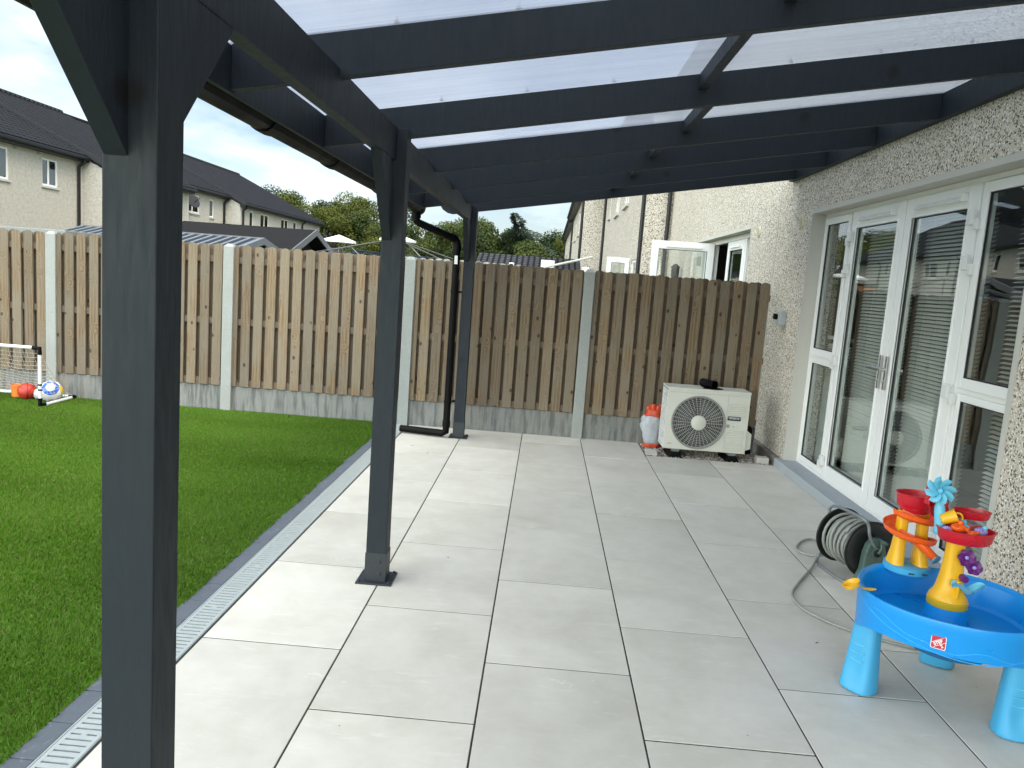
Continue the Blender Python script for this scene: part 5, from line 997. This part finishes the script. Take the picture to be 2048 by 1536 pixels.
def legm(a, gap, gap_i=2):
    c = Vector((TX+.268*math.cos(a), TY+.268*math.sin(a), 0)); flare = .155 if gap else .0; oa = {0: R(212), 1: R(262)}.get(gap_i, a); o_ = Vector((math.cos(oa), math.sin(oa), 0)); s_ = Vector((-math.sin(oa), math.cos(oa), 0))
    b = MB(); rows = []; NS = 28; zs = [0, .012, .05, .11, .17, .23, .29, .31]
    for z in zs:
        f = 1-z/.31; w_ = .052+.020*f**1.3; d_ = .040+.024*f**1.5; off = .012*f+flare*f; row = []
        for k in range(NS):
            q = 2*math.pi*k/NS; cx_, sx_ = math.cos(q), math.sin(q); e = .72; px_ = math.copysign(abs(cx_)**e, cx_)*d_; py_ = math.copysign(abs(sx_)**e, sx_)*w_
            zz = z+(.010*(cx_ < .2)*0)
            dent = 0
            if cx_ > 0 and .03 < z < .20 and not gap: dent = .020*math.exp(-((z-.095)/.052)**2)*math.exp(-(py_/.034)**2)
            row.append(c+o_*(px_+off-dent)+s_*py_+Vector((0, 0, zz)))
        rows += row
    m_ = len(zs); b.add(rows, [(i*NS+k, i*NS+(k+1) % NS, (i+1)*NS+(k+1) % NS, (i+1)*NS+k) for i in range(m_-1) for k in range(NS)]+[tuple(range(NS-1, -1, -1)), tuple((m_-1)*NS+k for k in range(NS))])
    l = b.build('leg', LBLUE, t, smooth='auto')
    l.modifiers.new('sub', 'SUBSURF').levels = 1; l.modifiers['sub'].render_levels = 2
    for zz, hw in (() if gap else ((.205, .030), (.170, .032), (.135, .030))):
        b = MB(); b.tube([c+o_*((.040+.024*(1-zz/.31)**1.5)*(1-abs(hw*q/.062)**2.8)**.36+.012*(1-zz/.31)-.020*math.exp(-((zz-.095)/.052)**2)*math.exp(-((hw*q)/.034)**2)+.0008)+s_*(hw*q)+Vector((0, 0, zz-.006*(1-q*q))) for q in [k/6-1 for k in range(13)]], .0022, 6); b.build('ridge', SKYB, l, smooth=True)
for i, a in enumerate(LEGA): legm(a, i == 2, i)
# maker's badge: rounded red square
ba = R(-121); bc = Vector((TX+(rad(ba)*.992+.0006)*math.cos(ba), TY+(rad(ba)*.992+.0006)*math.sin(ba), .385)); bo = Vector((math.cos(ba), math.sin(ba), .10)).normalized(); bs_ = Vector((-math.sin(ba), math.cos(ba), 0)); bu = bo.cross(bs_).normalized()
Bm = Matrix(((bs_.x, bu.x, bo.x, bc.x), (bs_.y, bu.y, bo.y, bc.y), (bs_.z, bu.z, bo.z, bc.z), (0, 0, 0, 1)))
def rsq(hw, r, z0, z1, name, mat, cut=None):
    P_ = []
    for cx_, cy_, a0 in ((hw-r, hw-r, 0), (-hw+r, hw-r, 90), (-hw+r, -hw+r, 180), (hw-r, -hw+r, 270)): P_ += [(cx_+r*math.cos(R(a0+k*18)), cy_+r*math.sin(R(a0+k*18))) for k in range(6)]
    b = MB(); n_ = len(P_); b.add([Bm @ Vector((p[0], p[1], z0)) for p in P_]+[Bm @ Vector((p[0], p[1], z1)) for p in P_], [tuple(range(n_-1, -1, -1)), tuple(range(n_, 2*n_))]+[(i, (i+1) % n_, n_+(i+1) % n_, n_+i) for i in range(n_)]); return b.build(name, mat, basin)
rsq(.0245, .006, -.002, .0012, 'badge_edge', WHITE); rsq(.0222, .005, .0005, .0020, 'badge', plain('badge_red', (.45, .01, .03), .35))
b = MB(); dg = Bm @ Matrix.Rotation(R(33), 4, 'Z')
for yy in (.0085, -.0085): b.box(-.021, .021, yy-.0008, yy+.0008, .0018, .0026, M=dg)
b.build('badge_lines', WHITE, basin)
text_mesh('STEP', .0150, WHITE, dg @ Matrix.Translation((-.001, .0, .0024)), basin, depth=.0004, bold=.0005); text_mesh('2', .0155, WHITE, dg @ Matrix.Translation((.004, -.0165, .0024)), basin, depth=.0004, bold=.0005)
# near tower
def hull(rows, mat, name, par, smooth='auto'):
    """rows: list of lists of equal length forming a tube"""
    b = MB(); n_ = len(rows[0]); vs = [p for r_ in rows for p in r_]; m_ = len(rows)
    b.add(vs, [(i*n_+k, i*n_+(k+1) % n_, (i+1)*n_+(k+1) % n_, (i+1)*n_+k) for i in range(m_-1) for k in range(n_)]+[tuple(range(n_-1, -1, -1)), tuple((m_-1)*n_+k for k in range(n_))]); return b.build(name, mat, par, smooth=smooth)
def rbox(cx_, cy_, z, hx, hy, e=.55, n_=24): return [(cx_+math.copysign(abs(math.cos(2*math.pi*k/n_))**e, math.cos(2*math.pi*k/n_))*hx, cy_+math.copysign(abs(math.sin(2*math.pi*k/n_))**e, math.sin(2*math.pi*k/n_))*hy, z) for k in range(n_)]
ax_, ay_ = 1.826, 2.42
tw = MB(); tw.lathe([(.073, .4095), (.074, .412), (.074, .436), (.071, .437)], (ax_, ay_, 0), 40); nb_ = tw.build('tower_band', YELD, t, smooth='auto')
hull([rbox(ax_, ay_, .4372, .0705, .0705, .98), rbox(ax_, ay_, .450, .068, .068, .95), rbox(ax_, ay_, .466, .055, .054, .85), rbox(ax_, ay_, .49, .047, .043, .7), rbox(ax_+.001, ay_, .54, .038, .034, .6), rbox(ax_+.001, ay_, .60, .033, .028, .55), rbox(ax_+.001, ay_, .672, .031, .026, .55)], YEL, 'tower', t)
b = MB(); b.box(ax_-.006, ax_+.006, ay_-.066, ay_-.030, .452, .53); b.build('tower_rib', YEL, t, bevel=.004)
def bowl(cx_, cy_, z0, z1, rx, ry, mat, name, par, th=.004, flare=1.0, rot=0, n_=40):
    rows = []
    for q, z in ((.55, z0), (.86, z0+.002), (.93, z0+(z1-z0)*.25), (.985, z1-.006), (1.03, z1-.004), (1.035, z1), (.965, z1+.0005), (.935, z1-.010), (.87, z0+(z1-z0)*.28), (.80, z0+.008), (.5, z0+.007)):
        rows.append([(cx_+math.cos(rot)*rx*q*math.cos(a)-math.sin(rot)*ry*q*math.sin(a), cy_+math.sin(rot)*rx*q*math.cos(a)+math.cos(rot)*ry*q*math.sin(a), z) for a in [2*math.pi*k/n_ for k in range(n_)]])
    return hull(rows, mat, name, par)
lowt = bowl(1.853, 2.415, .676, .728, .106, .088, RED, 'lower_tray', t)
upt = bowl(1.772, 2.665, .735, .795, .082, .068, RED, 'upper_tray', t)
bowl(1.915, 2.50, .748, .782, .070, .042, RED, 'rear_petal_tray', t, rot=R(-10))
b = MB(); P_ = catmull([Vector(p) for p in ((1.80, 2.61, .772), (1.805, 2.56, .768), (1.790, 2.515, .752), (1.785, 2.485, .728), (1.80, 2.455, .705))], 6)
rows = []
for i, p in enumerate(P_):
    d = (P_[min(i+1, len(P_)-1)]-P_[max(i-1, 0)]).normalized(); s_ = d.cross(Vector((0, 0, 1))).normalized(); q_ = s_.cross(d)
    rows.append([p+s_*(.036*x_)+q_*z_ for x_, z_ in ((-1, .024), (-.9, .0), (-.5, -.012), (.5, -.012), (.9, 0), (1, .024), (.88, .024), (.78, .004), (.45, -.007), (-.45, -.007), (-.78, .004), (-.88, .024))])
hull(rows, RED, 'slide_channel', t)
# red arms carrying the palm wheel
b = MB(); b.box(1.712, 1.722, 2.455, 2.485, .80, .885); b.box(1.79, 1.80, 2.47, 2.50, .79, .882); b.build('wheel_bracket', RED, t, bevel=.004)
b = MB(); b.tube([(1.775, 2.45, .69), (1.765, 2.455, .77), (1.757, 2.46, .86)], [.024, .020, .012], 14, smooth=4); pt_ = b.build('palm_trunk', SKYB, t, smooth=True)
hubc = Vector((1.742, 2.43, .868)); aw = Vector((-.45, -.85, .1)).normalized(); uw = aw.cross(Vector((0, 0, 1))).normalized(); vw = uw.cross(aw).normalized()
for k in range(8):
    a = 2*math.pi*k/8+.25; d = uw*math.cos(a)+vw*math.sin(a); e = -uw*math.sin(a)+vw*math.cos(a); rows = []
    for q in range(7):
        f = q/6; w_ = .004+.0135*math.sin(math.pi*(f*.72+.10))+.002*f; c_ = hubc+d*(.008+.044*f)+aw*(.018*math.sin(f*2.4)-.01)+e*(.014*f*f); nrm = aw*.8+e*.6; wdir = (e*.8-aw*.6)
        rows.append([c_-wdir*w_, c_+nrm*.0012, c_+wdir*w_, c_-nrm*.0012])
    hull(rows, SKYB, 'palm_leaf', t, smooth=False)
b = MB(); b.lathe([(.010, -.012), (.012, 0), (.008, .010), (.002, .013)], hubc, 14, aw.to_track_quat('Z', 'Y').to_matrix()); b.build('palm_hub', SKYB, t, smooth='auto')
def spinner(c, r, lab):
    c = Vector(c); aw = Vector((-.35, -.93, .1)).normalized(); uw = aw.cross(Vector((0, 0, 1))).normalized(); vw = uw.cross(aw).normalized(); b = MB()
    for k in range(6):
        a = 2*math.pi*k/6; d = uw*math.cos(a)+vw*math.sin(a); e = -uw*math.sin(a)+vw*math.cos(a); rows = []
        for q in range(5):
            f = q/4; w_ = r*.52*math.sin(math.pi*(.12+.80*f)); c_ = c+d*(r*(.1+.85*f))+aw*(.006*math.sin(f*3)); rows.append([c_-e*w_, c_+aw*.002, c_+e*w_+aw*.008, c_-aw*.002])
        n0 = len(b.v); n_ = 4; b.add([p for r_ in rows for p in r_], [(i*4+k2, i*4+(k2+1) % 4, (i+1)*4+(k2+1) % 4, (i+1)*4+k2) for i in range(4) for k2 in range(4)]+[(3, 2, 1, 0), (16, 17, 18, 19)])
    b.lathe([(r*.35, -.002), (r*.35, .002)], c, 12, aw.to_track_quat('Z', 'Y').to_matrix())
    o = b.build('flower_wheel', PUR, t); b = MB(); b.lathe([(.006, -.002), (.007, .008), (.002, .011)], c, 12, aw.to_track_quat('Z', 'Y').to_matrix()); b.build('wheel_hub', LILAC, o, smooth='auto'); return o
spinner((1.850, 2.375, .624), .034, ''); spinner((1.880, 2.368, .588), .032, '')
b = MB(); b.tube([(1.826, 2.39, .624), (1.85, 2.372, .624)], .004, 8); b.tube([(1.84, 2.39, .59), (1.88, 2.365, .588)], .004, 8); b.tube([(1.85, 2.392, .538), (1.85, 2.36, .538)], .014, 14); b.build('axle', PUR, t, smooth='auto')
rows = []
for q in range(11):
    f = q/10; cx_ = 1.795+.128*f; w_ = .004+.034*math.sin(math.pi*min(1, f*.93+.05)); zz = .515+.012*math.sin(f*9)-.010*math.sin(math.pi*f); rows.append([(cx_, 2.352-w_*.9, zz+.008), (cx_+.002, 2.352, zz-.012), (cx_, 2.352+w_*.7, zz+.010), (cx_+.002, 2.352, zz-.007)])
hull(rows, SKYB, 'leaf_spout', t)
# far tower on its round light blue foot
fx, fy = 1.775, 2.675
b = MB(); b.lathe([(.088, .452), (.092, .456), (.092, .480), (.089, .482)], (fx, fy, 0), 40); b.build('tower_foot', LBLUE, t, smooth='auto')
b = MB(); 
for k, dx in enumerate((-.030, .025)): b.box(fx+dx, fx+dx+.022, fy-.0935, fy-.088, .463, .469)
b.build('foot_slot', plain('slot_dark', (.02, .06, .1), .6), t)
for s_, hx in ((-1, .026), (1, .026)):
    c0 = fx+s_*.047
    hull([rbox(fx+s_*.052, fy, .4822, .030, .050, .8), rbox(fx+s_*.050, fy, .50, .028, .042, .7), rbox(c0, fy, .545, .024, .030, .6), rbox(fx+s_*.044, fy, .62, .021, .024, .55), rbox(fx+s_*.042, fy, .715, .020, .022, .5)], YEL, 'tower_column', t)
b = MB(); b.lathe([(.055, .714), (.058, .722), (.058, .735)], (fx, fy, 0), 28); b.build('tower_head', RED, t, smooth='auto')
# orange spiral chute
rows = []; NR = 46
for i in range(NR):
    f = i/(NR-1); a = R(200)+f*R(560); rr_ = .084 if f < .82 else .084-.05*(f-.82)/.18; z = .705-.135*f
    d = Vector((math.cos(a), math.sin(a), 0)); c_ = Vector((fx, fy, z))+d*rr_
    rows.append([c_+d*x_+Vector((0, 0, z_)) for x_, z_ in ((-.026, .020), (-.022, .002), (-.010, -.006), (.012, -.006), (.026, .004), (.031, .024), (.027, .024), (.021, .006), (.010, -.002), (-.010, -.002), (-.018, .004), (-.022, .020))])
hull(rows, ORG, 'spiral_chute', t)
b = MB(); Pq = [Vector(p) for p in ((1.755, 2.60, .615), (1.79, 2.585, .585), (1.832, 2.57, .548))]; b.tube(Pq, [.020, .019, .018], 14, smooth=3); b.build('drop_chute', ORG, t, smooth=True)
b = MB(); b.lathe([(.021, -.002), (.022, .004), (.016, .008)], (1.836, 2.566, .543), 20, Vector((.4, -.75, -.45)).normalized().to_track_quat('Z', 'Y').to_matrix()); b.build('chute_cap', plain('cap_steel_blue', (.12, .27, .36), .45), t, smooth='auto')
# toys lying in the lower tray
tt = thing('toy_cup', 'yellow toy cup tipped in the red lower tray', 'toy cup', (1.79, 2.43, .69))
b = MB(); Mt = Matrix.Rotation(R(62), 3, 'Y') @ Matrix.Rotation(R(15), 3, 'X'); b.lathe([(.016, -.026), (.020, -.024), (.026, .026), (.029, .027), (.029, .031), (.024, .031), (.019, -.018)], (1.785, 2.43, .762), 24, Mt); b.build('cup', YEL, tt, smooth='auto')
b = MB(); b.tube([Vector((1.822, 2.43, .762))+Vector((.020*math.cos(q), 0, .022*math.sin(q))) for q in [k*.45-1.6 for k in range(12)]], .0045, 8); b.build('handle', YEL, tt, smooth=True)
def toy(name, lab, c, r, mat, spikes, mat2=None, cat='bath toy'):
    o = thing(name, lab, cat, (c[0], c[1], c[2]-r)); b = MB(); b.lathe([(max(.0006, r*math.sin(math.pi*k/14)), -r*.82*math.cos(math.pi*k/14)) for k in range(15)], c, 24, None, 1.25, .95); b.build('body', mat, o, smooth=True)
    for d, l, w_ in spikes:
        d = Vector(d).normalized(); b = MB(); b.tube([Vector(c)+d*r*.7, Vector(c)+d*(r*.9+l*.6), Vector(c)+d*(r*.9+l)], [w_, w_*.9, w_*.4], 10, smooth=3); b.build('fin', mat, o, smooth=True)
    if mat2:
        b = MB(); cc_ = Vector(c)+Vector((r*.55, -r*.2, r*.75)); b.lathe([(max(.0006, r*.5*math.sin(math.pi*k/10)), -r*.5*math.cos(math.pi*k/10)) for k in range(11)], cc_, 18); b.build('head', mat2, o, smooth=True)
toy('toy_fish', 'orange toy fish with stubby fins in the red lower tray', (1.812, 2.395, .735), .023, ORG, [((1, -.3, -.1), .018, .011), ((-.6, -.5, .4), .012, .009), ((.2, -.2, 1), .010, .010)])
toy('toy_crab', 'second smaller orange toy right of the orange fish in the tray', (1.862, 2.385, .716), .017, ORG, [((1, -.2, .4), .012, .007), ((-1, -.2, .5), .010, .007)])
toy('toy_duck', 'pale blue toy figure between the orange toys and the tray wall', (1.838, 2.425, .740), .017, SKYB, [((-.2, -.6, .6), .012, .008), ((.9, -.2, -.3), .016, .008)], SKYB)
toy('toy_whale', 'lilac toy figure with pale blue head at the right end of the red tray', (1.905, 2.405, .722), .021, LILAC, [((-1, -.3, .3), .014, .007), ((-.3, -.7, .5), .010, .007)], SKYB)
toy('toy_octopus', 'small lilac toy at the left side of the red lower tray', (1.775, 2.405, .722), .016, LILAC, [((-.3, -.8, .5), .010, .006)])
sp = thing('toy_scoop', 'yellow plastic scoop resting on the blue table rim at left', 'scoop', (1.45, 2.36, .466))
b = MB(); Ms = Matrix.Rotation(R(-62), 3, 'Y') @ Matrix.Rotation(R(0), 3, 'X'); b.lathe([(.006, -.012), (.022, -.008), (.029, .008), (.031, .008), (.024, -.011), (.008, -.015)], (1.423, 2.372, .478), 24, Matrix.Rotation(R(-28), 3, 'Y'), 1.15, .9); b.build('bowl', YEL, sp, smooth='auto')
b = MB(); rows = []
for q in range(8): f = q/7; x_ = 1.447+.062*f; w_ = .006+.012*math.sin(math.pi*f*.9); rows.append([(x_, 2.368-w_-.018*f, .474-.006*math.sin(f*3)+.002*f), (x_, 2.368-.018*f, .471-.006*math.sin(f*3)), (x_, 2.368+w_-.018*f, .474-.006*math.sin(f*3)), (x_, 2.368-.018*f, .477-.006*math.sin(f*3))])
hull(rows, YEL, 'handle', sp)
# small leaves blown on to the patio and lawn
def litter(lab, x, y, s, c, a):
    M_ = Matrix.Translation((x, y, .002)) @ Matrix.Rotation(a, 4, 'Z'); b = MB(); b.add([M_ @ Vector(p) for p in ((-s, 0, 0), (-s*.2, s*.28, s*.15), (s*.9, s*.05, 0), (s*.1, -s*.22, s*.12), (-s*.9, 0, .001), (-s*.2, s*.26, s*.15+.001), (s*.8, s*.05, .001), (s*.1, -s*.2, s*.12+.001))], [(3, 2, 1, 0), (4, 5, 6, 7), (0, 1, 5, 4), (1, 2, 6, 5), (2, 3, 7, 6), (3, 0, 4, 7)])
    tag(b.build('dry_leaf', plain_c('leaf_brown', (.10, .07, .04), .8)), lab, 'leaf', 'dry leaves on the patio')
litter('tiny dark leaf scrap left of the blue water table', 1.515, 2.86, .014, 0, .6); litter('tiny leaf scrap left of the far pergola post foot', -.80, 6.05, .018, 0, 1.2); litter('tiny leaf scrap on the paving right of the middle post', -.30, 3.55, .012, 0, 2.4)
litter('tiny leaf scrap on the paving below the black drain pipe', -.98, 6.3, .014, 0, .2); litter('tiny twig near the photo bottom centre', .16, 1.62, .016, 0, .1)
